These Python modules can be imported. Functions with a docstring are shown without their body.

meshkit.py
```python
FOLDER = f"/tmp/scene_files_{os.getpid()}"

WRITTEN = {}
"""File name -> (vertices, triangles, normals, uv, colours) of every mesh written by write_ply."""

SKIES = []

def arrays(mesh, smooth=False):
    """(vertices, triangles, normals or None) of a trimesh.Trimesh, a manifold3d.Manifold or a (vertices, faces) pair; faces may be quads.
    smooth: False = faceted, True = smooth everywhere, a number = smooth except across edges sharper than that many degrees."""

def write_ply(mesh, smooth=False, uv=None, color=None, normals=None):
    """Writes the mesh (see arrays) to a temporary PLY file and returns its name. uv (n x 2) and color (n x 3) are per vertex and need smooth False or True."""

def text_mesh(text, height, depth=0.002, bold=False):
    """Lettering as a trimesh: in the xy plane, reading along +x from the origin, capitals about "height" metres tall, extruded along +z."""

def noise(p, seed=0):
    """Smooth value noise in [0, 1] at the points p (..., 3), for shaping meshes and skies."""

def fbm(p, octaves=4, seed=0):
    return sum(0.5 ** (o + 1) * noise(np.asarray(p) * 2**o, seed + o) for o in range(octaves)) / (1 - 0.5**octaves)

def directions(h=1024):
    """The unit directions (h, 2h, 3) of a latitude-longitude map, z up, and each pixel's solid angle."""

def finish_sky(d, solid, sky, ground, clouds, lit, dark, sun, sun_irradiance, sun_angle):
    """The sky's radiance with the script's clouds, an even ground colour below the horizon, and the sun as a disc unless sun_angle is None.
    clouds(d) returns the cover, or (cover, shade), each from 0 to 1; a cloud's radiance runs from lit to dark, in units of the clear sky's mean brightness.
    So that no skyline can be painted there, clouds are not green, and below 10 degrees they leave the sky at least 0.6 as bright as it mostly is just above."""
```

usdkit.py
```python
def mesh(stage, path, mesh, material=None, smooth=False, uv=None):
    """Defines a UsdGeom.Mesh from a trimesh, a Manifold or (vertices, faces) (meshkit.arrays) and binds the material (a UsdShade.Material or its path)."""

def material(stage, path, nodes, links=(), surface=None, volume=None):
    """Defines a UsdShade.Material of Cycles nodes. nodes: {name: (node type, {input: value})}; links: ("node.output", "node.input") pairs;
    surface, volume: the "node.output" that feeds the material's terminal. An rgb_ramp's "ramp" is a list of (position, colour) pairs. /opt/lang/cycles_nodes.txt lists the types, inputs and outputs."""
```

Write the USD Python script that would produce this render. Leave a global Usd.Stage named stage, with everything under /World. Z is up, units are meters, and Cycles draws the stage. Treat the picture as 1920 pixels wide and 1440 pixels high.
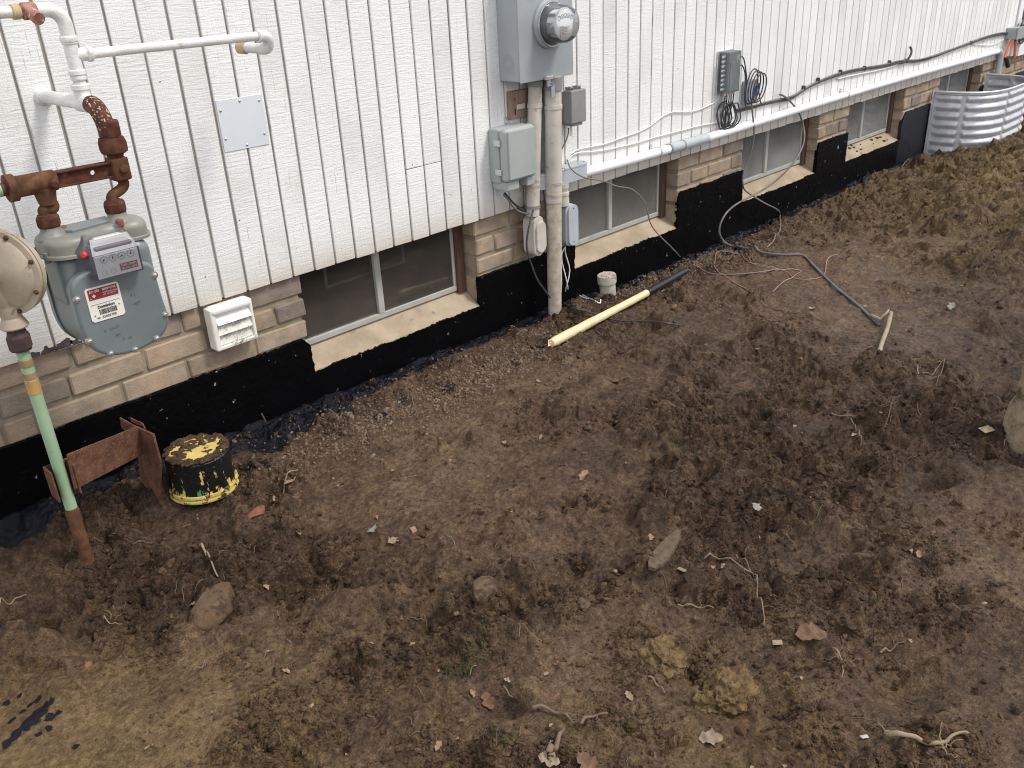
import math, re
import numpy as np, trimesh, usdkit, meshkit
import manifold3d as m3
from scipy.spatial import cKDTree
from scipy.ndimage import gaussian_filter
from scipy.interpolate import RBFInterpolator, RegularGridInterpolator, splprep, splev
from shapely.geometry import Polygon, box as sbox
from shapely.ops import unary_union
from pxr import Usd, UsdGeom, UsdLux, UsdShade, Gf, Sdf, Vt

stage = Usd.Stage.CreateInMemory()
UsdGeom.SetStageUpAxis(stage, UsdGeom.Tokens.z)
UsdGeom.SetStageMetersPerUnit(stage, 1.0)
UsdGeom.Xform.Define(stage, '/World'); UsdGeom.Scope.Define(stage, '/World/Looks')
PI = math.pi
rng = np.random.default_rng(7)

# ------------------------------------------------------------------ camera, sky, sun
CAM = np.array([-1.23567, -2.96782, 1.09558])
FPX = 1659.203                                       # focal length in pixels of a 1920 wide picture
_rv = np.array([1.87713804, -0.82429170, 0.45711993])
def _rot(v):
    a = np.linalg.norm(v); k = v / a; K = np.array([[0, -k[2], k[1]], [k[2], 0, -k[0]], [-k[1], k[0], 0]])
    return np.eye(3) + math.sin(a) * K + (1 - math.cos(a)) * K @ K
ROT = _rot(_rv)                                      # rows: right, down, forward
cam = UsdGeom.Camera.Define(stage, '/World/camera')
_M = np.eye(4); _M[0, :3] = ROT[0]; _M[1, :3] = -ROT[1]; _M[2, :3] = -ROT[2]; _M[3, :3] = CAM
cam.AddTransformOp().Set(Gf.Matrix4d(*_M.ravel().tolist()))
cam.CreateHorizontalApertureAttr(36.0); cam.CreateVerticalApertureAttr(27.0)
cam.CreateFocalLengthAttr(36.0 * FPX / 1920.0)
cam.CreateClippingRangeAttr(Gf.Vec2f(0.05, 500))
cam.CreateExposureAttr(0.98)

SUN_DIR = np.array([0.30, -0.50, 0.82]); SUN_DIR /= np.linalg.norm(SUN_DIR)   # towards the veiled sun
usdkit.material(stage, '/World/Looks/sky', {
    'sky': ('sky_texture', {'sky_type': 'single_scattering', 'sun_disc': False, 'sun_elevation': float(math.asin(SUN_DIR[2])),
            'sun_rotation': float(math.atan2(SUN_DIR[0], SUN_DIR[1])), 'aerosol_density': 2.5, 'air_density': 1.0}),
    'n': ('noise_texture', {'scale': 2.2, 'detail': 5, 'roughness': 0.55}),
    'co': ('texture_coordinate', {}),
    'r': ('rgb_ramp', {'ramp': [(0.25, (.80, .82, .86)), (0.75, (1.05, 1.05, 1.06))]}),
    'sc': ('mix_color', {'blend_type': 'multiply', 'fac': 1.0, 'b': (7.6, 7.6, 7.8), 'use_clamp': False}),
    'mx': ('mix_color', {'fac': 0.82, 'use_clamp': False}),
    'bg': ('background_shader', {'strength': 0.10})},
    [('co.generated', 'n.vector'), ('n.fac', 'r.fac'), ('r.color', 'sc.a'), ('sky.color', 'mx.a'), ('sc.result', 'mx.b'), ('mx.result', 'bg.color')], surface='bg.background')
dome = UsdLux.DomeLight.Define(stage, '/World/sky')
UsdShade.MaterialBindingAPI.Apply(dome.GetPrim()).Bind(UsdShade.Material.Get(stage, '/World/Looks/sky'))
dome.GetPrim().SetCustomDataByKey('kind', 'structure')
sun = UsdLux.DistantLight.Define(stage, '/World/sun')
sun.CreateIntensityAttr(0.36); sun.CreateAngleAttr(13.0); sun.CreateNormalizeAttr(True); sun.CreateColorAttr(Gf.Vec3f(1.0, 0.96, 0.90))
def _basis(z):
    z = np.asarray(z, float) / np.linalg.norm(z); a = np.array([0, 0, 1.0]) if abs(z[2]) < .9 else np.array([0, 1.0, 0])
    x = np.cross(a, z); x /= np.linalg.norm(x); return np.stack([x, np.cross(z, x), z])
_S = np.eye(4); _S[:3, :3] = _basis(SUN_DIR); sun.AddTransformOp().Set(Gf.Matrix4d(*_S.ravel().tolist()))

# ------------------------------------------------------------------ survey: where a sighted point of the photograph lies
def ray(u, v):
    d = np.array([(u - 960) / FPX, (v - 720) / FPX, 1.0]) @ ROT
    return d
def W(u, v, y=0.0):                                  # on the plane parallel to the wall at y
    d = ray(u, v); return CAM + d * ((y - CAM[1]) / d[1])
def Zp(u, v, z):                                     # on the level plane at z
    d = ray(u, v); return CAM + d * ((z - CAM[2]) / d[2])
def Dx(u, v, x):
    d = ray(u, v); return CAM + d * ((x - CAM[0]) / d[0])

# ------------------------------------------------------------------ scene helpers
_used = {}
def numbered(parent, name):
    n = _used.get((parent, name), 0); _used[(parent, name)] = n + 1
    return name if n == 0 else '%s_%03d' % (name, n)
_loc = {}
def setmeta(prim, label=None, cat=None, group=None, kind=None):
    for k, v in (('label', label), ('category', cat), ('group', group), ('kind', kind)):
        if v: prim.SetCustomDataByKey(k, v)
def thing(name, label, cat, loc=(0, 0, 0), group=None):
    path = '/World/' + numbered('/World', name)
    x = UsdGeom.Xform.Define(stage, path); x.AddTranslateOp().Set(Gf.Vec3d(*map(float, loc)))
    setmeta(x.GetPrim(), label, cat, group); _loc[path] = np.asarray(loc, float)
    return path
def to_tm(mesh):
    if isinstance(mesh, trimesh.Trimesh): return mesh
    v, f, n = meshkit.arrays(mesh); return trimesh.Trimesh(v, f, process=False)
def obj(name, mesh, mat, parent='/World', smooth=False, label=None, cat=None, group=None, kind=None):
    """mesh in world coordinates; becomes one Mesh prim under parent"""
    path = parent + '/' + numbered(parent, name)
    root = '/'.join(parent.split('/')[:3])
    loc = _loc.get(root, np.zeros(3)); mesh = to_tm(mesh)
    if np.any(loc): mesh = trimesh.Trimesh(np.asarray(mesh.vertices) - loc, mesh.faces, process=False)
    usdkit.mesh(stage, path, mesh, M[mat], smooth)
    setmeta(stage.GetPrimAtPath(path), label, cat, group, kind)
    return path
cat_ = trimesh.util.concatenate
def bx(x0, x1, y0, y1, z0, z1, c=0.0, jit=0.0, seed=0):
    """box, optionally chamfered and jittered"""
    if c <= 0:
        b = trimesh.creation.box((x1 - x0, y1 - y0, z1 - z0)); b.apply_translation(((x0 + x1) / 2, (y0 + y1) / 2, (z0 + z1) / 2)); return b
    r = np.random.default_rng(seed); P = []
    for X, sx in ((x0, 1), (x1, -1)):
        for Y, sy in ((y0, 1), (y1, -1)):
            for Z, sz in ((z0, 1), (z1, -1)):
                j = r.uniform(-jit, jit, 3)
                for k in range(3):
                    o = np.array([sx * c, sy * c, sz * c]); o[k] = 0
                    P.append(np.array([X, Y, Z]) + o + j)
    return trimesh.convex.convex_hull(np.array(P))
def rbox(x0, x1, y0, y1, z0, z1, r=.006, seg=8):
    s = m3.Manifold.sphere(r, seg)
    L = [s.translate((X, Y, Z)) for X in (x0 + r, x1 - r) for Y in (y0 + r, y1 - r) for Z in (z0 + r, z1 - r)]
    return to_tm(m3.Manifold.batch_hull(L))
def frame_at(o, zd, xd=None):
    z = np.asarray(zd, float); z = z / np.linalg.norm(z)
    B = _basis(z)
    if xd is not None:
        x = np.asarray(xd, float); x = x - z * (x @ z); x /= np.linalg.norm(x); B = np.stack([x, np.cross(z, x), z])
    T = np.eye(4); T[:3, :3] = B.T; T[:3, 3] = o; return T
def lathe(prof, o=(0, 0, 0), zd=(0, 0, 1), n=28):
    m = trimesh.creation.revolve(np.array(prof, float), sections=n); m.apply_transform(frame_at(o, zd)); return m
def cyl(a, b, r, n=20, c=0.0):
    a = np.asarray(a, float); b = np.asarray(b, float); L = np.linalg.norm(b - a)
    p = [(0, 0), (r - c, 0), (r, c), (r, L - c), (r - c, L), (0, L)] if c > 0 else [(0, 0), (r, 0), (r, L), (0, L)]
    return lathe(p, a, b - a, n)
def spline(P, n=60, s=0.0):
    P = np.asarray(P, float)
    if len(P) < 3: return P[0] + (P[-1] - P[0]) * np.linspace(0, 1, 8)[:, None]
    k = min(3, len(P) - 1)
    t, _ = splprep(P.T, s=s, k=k); return np.array(splev(np.linspace(0, 1, n), t)).T
def tube(P, r, n=8, taper=None):
    P = np.asarray(P, float); m = len(P); r = np.full(m, r) if np.ndim(r) == 0 else np.asarray(r)
    T = np.gradient(P, axis=0); T /= np.maximum(np.linalg.norm(T, axis=1, keepdims=True), 1e-9)
    u = _basis(T[0])[0]; rings = []
    for i in range(m):
        u = u - T[i] * (u @ T[i]); u /= np.linalg.norm(u); w = np.cross(T[i], u)
        a = np.arange(n) / n * 2 * PI
        rings.append(P[i] + r[i] * (np.cos(a)[:, None] * u + np.sin(a)[:, None] * w))
    V = np.vstack(rings + [P[:1], P[-1:]]); F = []
    for i in range(m - 1):
        for j in range(n):
            a, b = i * n + j, i * n + (j + 1) % n; F += [(a, b, b + n), (a, b + n, a + n)]
    c0, c1 = m * n, m * n + 1
    for j in range(n):
        F.append((c0, (j + 1) % n, j)); F.append((c1, (m - 1) * n + j, (m - 1) * n + (j + 1) % n))
    return trimesh.Trimesh(V, np.array(F), process=False)
def arc(p0, d0, d1, R, n=10):
    """quarter-like bend from p0 heading d0 turning to d1 with radius R; returns points"""
    d0 = np.asarray(d0, float) / np.linalg.norm(d0); d1 = np.asarray(d1, float) / np.linalg.norm(d1)
    ang = math.acos(np.clip(d0 @ d1, -1, 1)); nrm = d1 - d0 * (d0 @ d1); nrm /= np.linalg.norm(nrm); c = np.asarray(p0) + nrm * R
    return np.array([c - nrm * R * math.cos(a) + d0 * R * math.sin(a) for a in np.linspace(0, ang, n)])
def prism_y(poly, y0, y1, c=0.0):
    """polygon in (x, z) extruded from y0 (front) to y1 (back), optional chamfer on the front edge"""
    poly = Polygon(poly) if not hasattr(poly, 'geom_type') else poly
    parts = []
    for g in getattr(poly, 'geoms', [poly]):
        m = trimesh.creation.extrude_polygon(g, y1 - y0, engine='earcut')
        v = np.array(m.vertices); v = np.c_[v[:, 0], y1 - v[:, 2], v[:, 1]]
        parts.append(trimesh.Trimesh(v, m.faces, process=False))
    m = cat_(parts)
    if m.volume < 0: m.invert()
    return m
def pillow(poly, y_front, y_back, r=.01, steps=4):
    """closed solid: (x, z) outline with a rounded front edge of radius r"""
    from shapely.geometry.polygon import orient
    P = orient(Polygon(poly), 1.0); N = 96
    def ring(pg):
        L = pg.exterior.length; return np.array([pg.exterior.interpolate(L * i / N).coords[0] for i in range(N)])
    base = ring(P); c = base.mean(0); rings = [np.c_[base[:, 0], np.full(N, y_back), base[:, 1]]]
    t = np.roll(base, -1, 0) - np.roll(base, 1, 0); nr = np.c_[-t[:, 1], t[:, 0]]; nr /= np.linalg.norm(nr, axis=1, keepdims=True)
    for k in range(steps + 1):
        a = k / steps * PI / 2; off = r * (1 - math.cos(a)); y = y_front + r * (1 - math.sin(a))
        q = base + nr * off; rings.append(np.c_[q[:, 0], np.full(N, y), q[:, 1]])
    V = np.vstack(rings + [[[c[0], y_front, c[1]]], [[c[0], y_back, c[1]]]]); F = []
    for i in range(len(rings) - 1):
        for j in range(N):
            a, b = i * N + j, i * N + (j + 1) % N; F += [(a, b, b + N), (a, b + N, a + N)]
    L = (len(rings) - 1) * N; cf, cb = len(V) - 2, len(V) - 1
    for j in range(N): F.append((cf, L + j, L + (j + 1) % N)); F.append((cb, (j + 1) % N, j))
    m = trimesh.Trimesh(V, np.array(F), process=False)
    if m.volume < 0: m.invert()
    return m
def smooth_outline(P, n=64):
    P = np.asarray(P, float); P = np.vstack([P, P[:1]]); t, _ = splprep(P.T, s=0, per=True); return np.array(splev(np.linspace(0, 1, n, endpoint=False), t)).T
def stadium(cx, cz, hw, hh, n=10):
    """upright rounded slot outline"""
    k = hh - hw
    a = np.linspace(0, PI, n); top = np.c_[cx + hw * np.cos(a), cz + k + hw * np.sin(a)]; bot = np.c_[cx - hw * np.cos(a), cz - k - hw * np.sin(a)]
    return np.vstack([top, bot])
def text(s, h, x, y, z, bold=False, center=False, tilt=0.0, d=.0008, maxw=None):
    m = meshkit.text_mesh(s, h, d, bold); v = np.array(m.vertices); w = v[:, 0].max()
    if maxw and w > maxw: v[:, 0] *= maxw / w; w = maxw
    if center: v[:, 0] -= w / 2
    v = np.c_[v[:, 0] + x, y - v[:, 2], v[:, 1] + z]
    return trimesh.Trimesh(v, m.faces, process=False)
def blob(seed, r=1.0, sub=3, amp=.3, f=1.3, squash=(1, 1, 1), flat=0.0):
    s = trimesh.creation.icosphere(subdivisions=sub); v = np.array(s.vertices); n = meshkit.fbm(v * f + seed * 17.3 + 50, 5, seed) - .5
    v = v * (1 + amp * 2 * n)[:, None]
    if flat:                                          # facet a little: clip against random planes
        g = np.random.default_rng(seed)
        for _ in range(7):
            d = g.normal(size=3); d /= np.linalg.norm(d); h = v @ d; lim = 1 - flat * g.uniform(.5, 1); v = v - d * np.maximum(h - lim, 0)[:, None]
    return trimesh.Trimesh(v * np.array(squash) * r, s.faces, process=False)
def put(m, o, rz=0.0, tilt=None):
    m = m.copy()
    if tilt is not None: m.apply_transform(trimesh.transformations.rotation_matrix(tilt[0], tilt[1]))
    m.apply_transform(trimesh.transformations.rotation_matrix(rz, (0, 0, 1))); m.apply_translation(o); return m

# ------------------------------------------------------------------ materials
M = {}
def mk(name, c1, c2=None, scale=8.0, rough=.6, metal=0.0, spec=.5, bump=0.0, bscale=60.0, stretch=(1, 1, 1), lo=.35, hi=.65, c3=None, s3=40.0, t3=(.62, .68), detail=4.0, randv=0.0, rough2=None):
    """two-tone noise paint with an optional third spotted tone, bump and per-object value change"""
    n = {'g': ('geometry', {}), 'mp': ('mapping', {'scale': stretch}), 'n': ('noise_texture', {'scale': scale, 'detail': detail, 'roughness': .6}),
         'r': ('rgb_ramp', {'ramp': [(lo, c1), (hi, c2 or c1)]}), 'p': ('principled_bsdf', {'roughness': rough, 'metallic': metal, 'specular_ior_level': spec})}
    l = [('g.position', 'mp.vector'), ('mp.vector', 'n.vector'), ('n.fac', 'r.fac')]; col = 'r.color'
    if c3:
        n['n3'] = ('noise_texture', {'scale': s3, 'detail': 5, 'roughness': .65}); n['r3'] = ('rgb_ramp', {'ramp': [(t3[0], (0, 0, 0)), (t3[1], (1, 1, 1))]})
        n['m3'] = ('mix_color', {'b': c3}); l += [('mp.vector', 'n3.vector'), ('n3.fac', 'r3.fac'), ('r3.color', 'm3.fac'), (col, 'm3.a')]; col = 'm3.result'
    if randv:
        n['oi'] = ('object_info', {}); n['mr'] = ('map_range', {'to_min': 1 - randv, 'to_max': 1 + randv}); n['hv'] = ('hsv', {})
        l += [('oi.random', 'mr.value'), ('mr.result', 'hv.value'), (col, 'hv.color')]; col = 'hv.color'
    l.append((col, 'p.base_color'))
    if rough2 is not None:
        n['rr'] = ('map_range', {'to_min': rough, 'to_max': rough2}); l += [('n.fac', 'rr.value'), ('rr.result', 'p.roughness')]
    if bump:
        n['nb'] = ('noise_texture', {'scale': bscale, 'detail': 5, 'roughness': .6}); n['b'] = ('bump', {'strength': .8, 'distance': bump})
        l += [('mp.vector', 'nb.vector'), ('nb.fac', 'b.height'), ('b.normal', 'p.normal')]
    M[name] = usdkit.material(stage, '/World/Looks/' + name, n, l, surface='p.BSDF'); return M[name]

# white rough-sawn painted board: vertical cracks, saw marks, grime near the bottom
M['siding'] = usdkit.material(stage, '/World/Looks/siding', {
    'g': ('geometry', {}), 'oi': ('object_info', {}), 'off': ('vector_math', {'math_type': 'multiply_add', 'vector2': (7.0, 0.0, 13.0)}),
    'ms': ('mapping', {'scale': (15, 15, 130)}), 'ns': ('noise_texture', {'scale': 1.0, 'detail': 4, 'roughness': .6, 'distortion': .6}),
    'mc': ('mapping', {'scale': (190, 60, 5)}), 'nc': ('noise_texture', {'scale': 1.0, 'detail': 5, 'roughness': .7}),
    'nf': ('noise_texture', {'scale': 230, 'detail': 3, 'roughness': .6}), 'nb': ('noise_texture', {'scale': 1.7, 'detail': 4}),
    'np': ('noise_texture', {'scale': 4.0, 'detail': 2}), 'rp': ('rgb_ramp', {'ramp': [(.0, (.15, .15, .15)), (.62, (.2, .2, .2)), (.75, (1, 1, 1))]}),
    'rc': ('rgb_ramp', {'ramp': [(.33, (1, 1, 1)), (.40, (0, 0, 0))]}), 'mulc': ('math', {'math_type': 'multiply'}),
    'base': ('rgb_ramp', {'ramp': [(.28, (.61, .605, .58)), (.46, (.72, .72, .70)), (.7, (.79, .79, .775))]}),
    'crk': ('mix_color', {'b': (.33, .30, .26)}), 'sep': ('separate_xyz', {}),
    'zr': ('map_range', {'from_min': -.01, 'from_max': .20, 'to_min': 1.25, 'to_max': 0.0, 'clamp': True}), 'zp': ('math', {'math_type': 'power', 'value2': 2.2}),
    'zn': ('math', {'math_type': 'multiply'}), 'grime': ('mix_color', {'b': (.46, .40, .32)}),
    'sc1': ('noise_texture', {'scale': 420, 'detail': 2}), 'sc2': ('rgb_ramp', {'ramp': [(.72, (0, 0, 0)), (.76, (1, 1, 1))]}), 'spk': ('mix_color', {'b': (.25, .23, .20)}),
    'hv': ('hsv', {}), 'mr': ('map_range', {'to_min': .955, 'to_max': 1.02}),
    'h1': ('math', {'math_type': 'multiply_add', 'value2': .40}), 'h2': ('math', {'math_type': 'multiply_add', 'value2': .85}),
    'b': ('bump', {'strength': 1.0, 'distance': .0028}), 'p': ('principled_bsdf', {'roughness': .55, 'specular_ior_level': .3})},
    [('oi.random', 'off.vector1'), ('g.position', 'off.vector3'), ('off.vector', 'ms.vector'), ('ms.vector', 'ns.vector'), ('off.vector', 'mc.vector'), ('mc.vector', 'nc.vector'),
     ('off.vector', 'nf.vector'), ('off.vector', 'nb.vector'), ('off.vector', 'np.vector'), ('oi.random', 'rp.fac'), ('nc.fac', 'rc.fac'), ('rc.color', 'mulc.value1'), ('rp.color', 'mulc.value2'),
     ('nb.fac', 'base.fac'), ('base.color', 'crk.a'), ('mulc.value', 'crk.fac'), ('g.position', 'sep.vector'), ('sep.z', 'zr.value'), ('zr.result', 'zp.value1'),
     ('zp.value', 'zn.value1'), ('nb.fac', 'zn.value2'), ('zn.value', 'grime.fac'), ('crk.result', 'grime.a'), ('off.vector', 'sc1.vector'), ('sc1.fac', 'sc2.fac'),
     ('sc2.color', 'spk.fac'), ('grime.result', 'spk.a'), ('oi.random', 'mr.value'), ('mr.result', 'hv.value'), ('spk.result', 'hv.color'), ('hv.color', 'p.base_color'),
     ('nf.fac', 'h1.value1'), ('ns.fac', 'h1.value3'), ('nc.fac', 'h2.value1'), ('h1.value', 'h2.value3'), ('h2.value', 'b.height'), ('b.normal', 'p.normal')], surface='p.BSDF')
mk('groove', (.30, .275, .24), (.42, .39, .35), 6, .75, stretch=(1, 1, .4))
mk('under_edge', (.03, .025, .022), (.06, .05, .045), 20, .8)
# brick: each one its own tone
M['brick'] = usdkit.material(stage, '/World/Looks/brick', {
    'g': ('geometry', {}), 'oi': ('object_info', {}),
    'tone': ('rgb_ramp', {'ramp': [(0, (.36, .265, .175)), (.25, (.41, .315, .22)), (.45, (.33, .25, .17)), (.6, (.39, .285, .205)), (.8, (.27, .215, .165)), (1.0, (.235, .19, .155))]}),
    'n1': ('noise_texture', {'scale': 14, 'detail': 5, 'roughness': .65}), 'r1': ('map_range', {'from_min': .3, 'from_max': .7, 'to_min': .62, 'to_max': 1.04}), 'hv': ('hsv', {'saturation': .92}),
    'n2': ('noise_texture', {'scale': 9, 'detail': 5, 'roughness': .7}), 'r2': ('rgb_ramp', {'ramp': [(.58, (0, 0, 0)), (.72, (.7, .7, .7))]}), 'mx': ('mix_color', {'b': (.40, .33, .235)}),
    'n4': ('noise_texture', {'scale': 4, 'detail': 3}), 'r4': ('rgb_ramp', {'ramp': [(.6, (0, 0, 0)), (.76, (.22, .22, .22))]}), 'mx4': ('mix_color', {'b': (.42, .20, .12)}),
    'n3': ('noise_texture', {'scale': 200, 'detail': 5, 'roughness': .7}), 'b': ('bump', {'strength': 1.0, 'distance': .004}), 'p': ('principled_bsdf', {'roughness': .85, 'specular_ior_level': .2})},
    [('oi.random', 'tone.fac'), ('g.position', 'n1.vector'), ('n1.fac', 'r1.value'), ('r1.result', 'hv.value'), ('tone.color', 'hv.color'), ('g.position', 'n2.vector'), ('n2.fac', 'r2.fac'),
     ('r2.color', 'mx.fac'), ('hv.color', 'mx.a'), ('g.position', 'n4.vector'), ('n4.fac', 'r4.fac'), ('r4.color', 'mx4.fac'), ('mx.result', 'mx4.a'), ('mx4.result', 'p.base_color'),
     ('g.position', 'n3.vector'), ('n3.fac', 'b.height'), ('b.normal', 'p.normal')], surface='p.BSDF')
mk('mortar', (.19, .155, .11), (.29, .24, .17), 12, .9, spec=.2, bump=.003, bscale=160)
mk('sill', (.27, .215, .145), (.38, .31, .22), 7, .85, spec=.2, bump=.0016, bscale=220, c3=(.19, .145, .095), s3=18, t3=(.60, .76))
mk('tar', (.0012, .0012, .0014), (.0020, .0020, .0024), 10, .40, spec=.07, bump=.006, bscale=55, rough2=.22, c3=(.30, .31, .34), s3=30, t3=(.68, .70))
mk('tar_old', (.004, .0045, .007), (.010, .011, .016), 14, .5, spec=.28, bump=.004, bscale=50)
mk('alu', (.30, .295, .27), (.38, .37, .34), 9, .5, spec=.5)
mk('brown_wood', (.055, .026, .017), (.085, .04, .026), 12, .7, bump=.001, bscale=80, stretch=(4, 4, .4))
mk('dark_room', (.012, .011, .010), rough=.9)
mk('inner_sash', (.42, .42, .40), (.5, .5, .48), 8, .5)
def pane_mat(name, dust, dmin, dmax):
    M[name] = usdkit.material(stage, '/World/Looks/' + name, {
        'g': ('geometry', {}), 'n': ('noise_texture', {'scale': 3.2, 'detail': 4}), 'n2': ('noise_texture', {'scale': 260, 'detail': 2}),
        'sep': ('separate_xyz', {}), 'zr': ('map_range', {'from_min': -.34, 'from_max': -.03, 'to_min': dmax, 'to_max': dmin, 'clamp': True}),
        'r2': ('map_range', {'from_min': .35, 'from_max': .75, 'to_min': .6, 'to_max': 1.5}), 'mu': ('math', {'math_type': 'multiply'}), 'mu2': ('math', {'math_type': 'multiply', 'use_clamp': True}),
        'r1': ('map_range', {'from_min': .3, 'from_max': .7, 'to_min': .6, 'to_max': 1.35}),
        't': ('transparent_bsdf', {'color': (.62, .64, .62)}), 'gl': ('glossy_bsdf', {'roughness': .04, 'color': (.8, .8, .8)}), 'f': ('fresnel', {'IOR': 1.5}), 'mx': ('mix_closure', {}),
        'd': ('diffuse_bsdf', {'color': dust}), 'md': ('mix_closure', {})},
        [('g.position', 'n.vector'), ('g.position', 'n2.vector'), ('g.position', 'sep.vector'), ('sep.z', 'zr.value'), ('n2.fac', 'r2.value'), ('n.fac', 'r1.value'), ('r1.result', 'mu.value1'), ('zr.result', 'mu.value2'),
         ('mu.value', 'mu2.value1'), ('r2.result', 'mu2.value2'), ('f.fac', 'mx.fac'), ('t.BSDF', 'mx.closure1'), ('gl.BSDF', 'mx.closure2'), ('mu2.value', 'md.fac'), ('mx.closure', 'md.closure1'), ('d.BSDF', 'md.closure2')], surface='md.closure')
pane_mat('pane_dark', (.20, .17, .14), .03, .14)
pane_mat('pane_dusty', (.30, .28, .25), .12, .36)
pane_mat('pane_grey', (.33, .33, .31), .33, .5)
# pipes and fittings
mk('white_pipe', (.54, .53, .50), (.70, .695, .67), 12, .5, bump=.0022, bscale=160, c3=(.38, .28, .17), s3=18, t3=(.615, .72))
mk('white_pvc', (.76, .78, .79), (.84, .85, .86), 5, .35, c3=(.5, .46, .4), s3=14, t3=(.72, .8))
mk('grey_pvc', (.34, .365, .385), (.40, .42, .44), 8, .45)
mk('old_conduit', (.38, .35, .30), (.50, .46, .405), 7, .65, bump=.0006, bscale=200, c3=(.24, .19, .13), s3=30, t3=(.60, .72))
mk('muddy_conduit', (.32, .265, .20), (.46, .40, .32), 30, .8, bump=.001, bscale=200)
mk('rust', (.045, .018, .012), (.105, .040, .024), 45, .85, spec=.2, bump=.0012, bscale=180, c3=(.17, .085, .04), s3=22, t3=(.60, .72))
mk('rust_orange', (.062, .027, .015), (.130, .062, .031), 30, .85, spec=.2, bump=.001, bscale=180, c3=(.07, .028, .018), s3=25, t3=(.58, .68))
mk('rust_flaked', (.065, .024, .015), (.12, .048, .028), 30, .8, spec=.2, bump=.001, bscale=180, c3=(.62, .52, .44), s3=150, t3=(.585, .62))
mk('rust_steel', (.060, .028, .018), (.125, .058, .034), 30, .75, spec=.25, bump=.0006, bscale=200, c3=(.22, .10, .05), s3=140, t3=(.56, .66))
mk('rust_pink', (.17, .062, .045), (.36, .18, .135), 40, .8, c3=(.6, .52, .45), s3=60, t3=(.58, .66))
mk('rust_tan', (.36, .25, .13), (.5, .40, .27), 30, .8)
mk('dark_fitting', (.025, .015, .016), (.06, .03, .028), 25, .7, bump=.001, bscale=120)
mk('green_paint', (.225, .335, .205), (.275, .385, .245), 6, .5, c3=(.13, .07, .04), s3=16, t3=(.70, .74))
mk('yellow_tape', (.42, .27, .10), (.36, .21, .07), 20, .6)
mk('brown_tape', (.20, .12, .06), (.27, .17, .09), 20, .7)
mk('regulator', (.24, .195, .14), (.36, .30, .22), 9, .55, bump=.0006, bscale=120, c3=(.13, .12, .11), s3=26, t3=(.63, .67))
mk('meter_paint', (.115, .137, .138), (.150, .172, .170), 6, .38, bump=.0004, bscale=220)
mk('meter_top', (.155, .16, .14), (.235, .225, .185), 9, .42, bump=.0005, bscale=150, c3=(.22, .15, .08), s3=14, t3=(.64, .75))
mk('screw', (.42, .42, .40), (.55, .55, .52), 80, .35, metal=.9)
mk('red_nut', (.17, .055, .04), (.24, .085, .06), 30, .7)
mk('dial_white', (.70, .70, .69), rough=.5); mk('label_white', (.62, .60, .54), (.68, .66, .6), 30, .5)
mk('label_red', (.24, .02, .03), rough=.5); mk('ink', (.015, .015, .018), rough=.6); mk('red_seal', (.65, .03, .03), rough=.4)
mk('pencil', (.09, .10, .11), rough=.7)
mk('cover_back', (.085, .078, .088), (.11, .10, .115), 12, .6)
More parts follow.
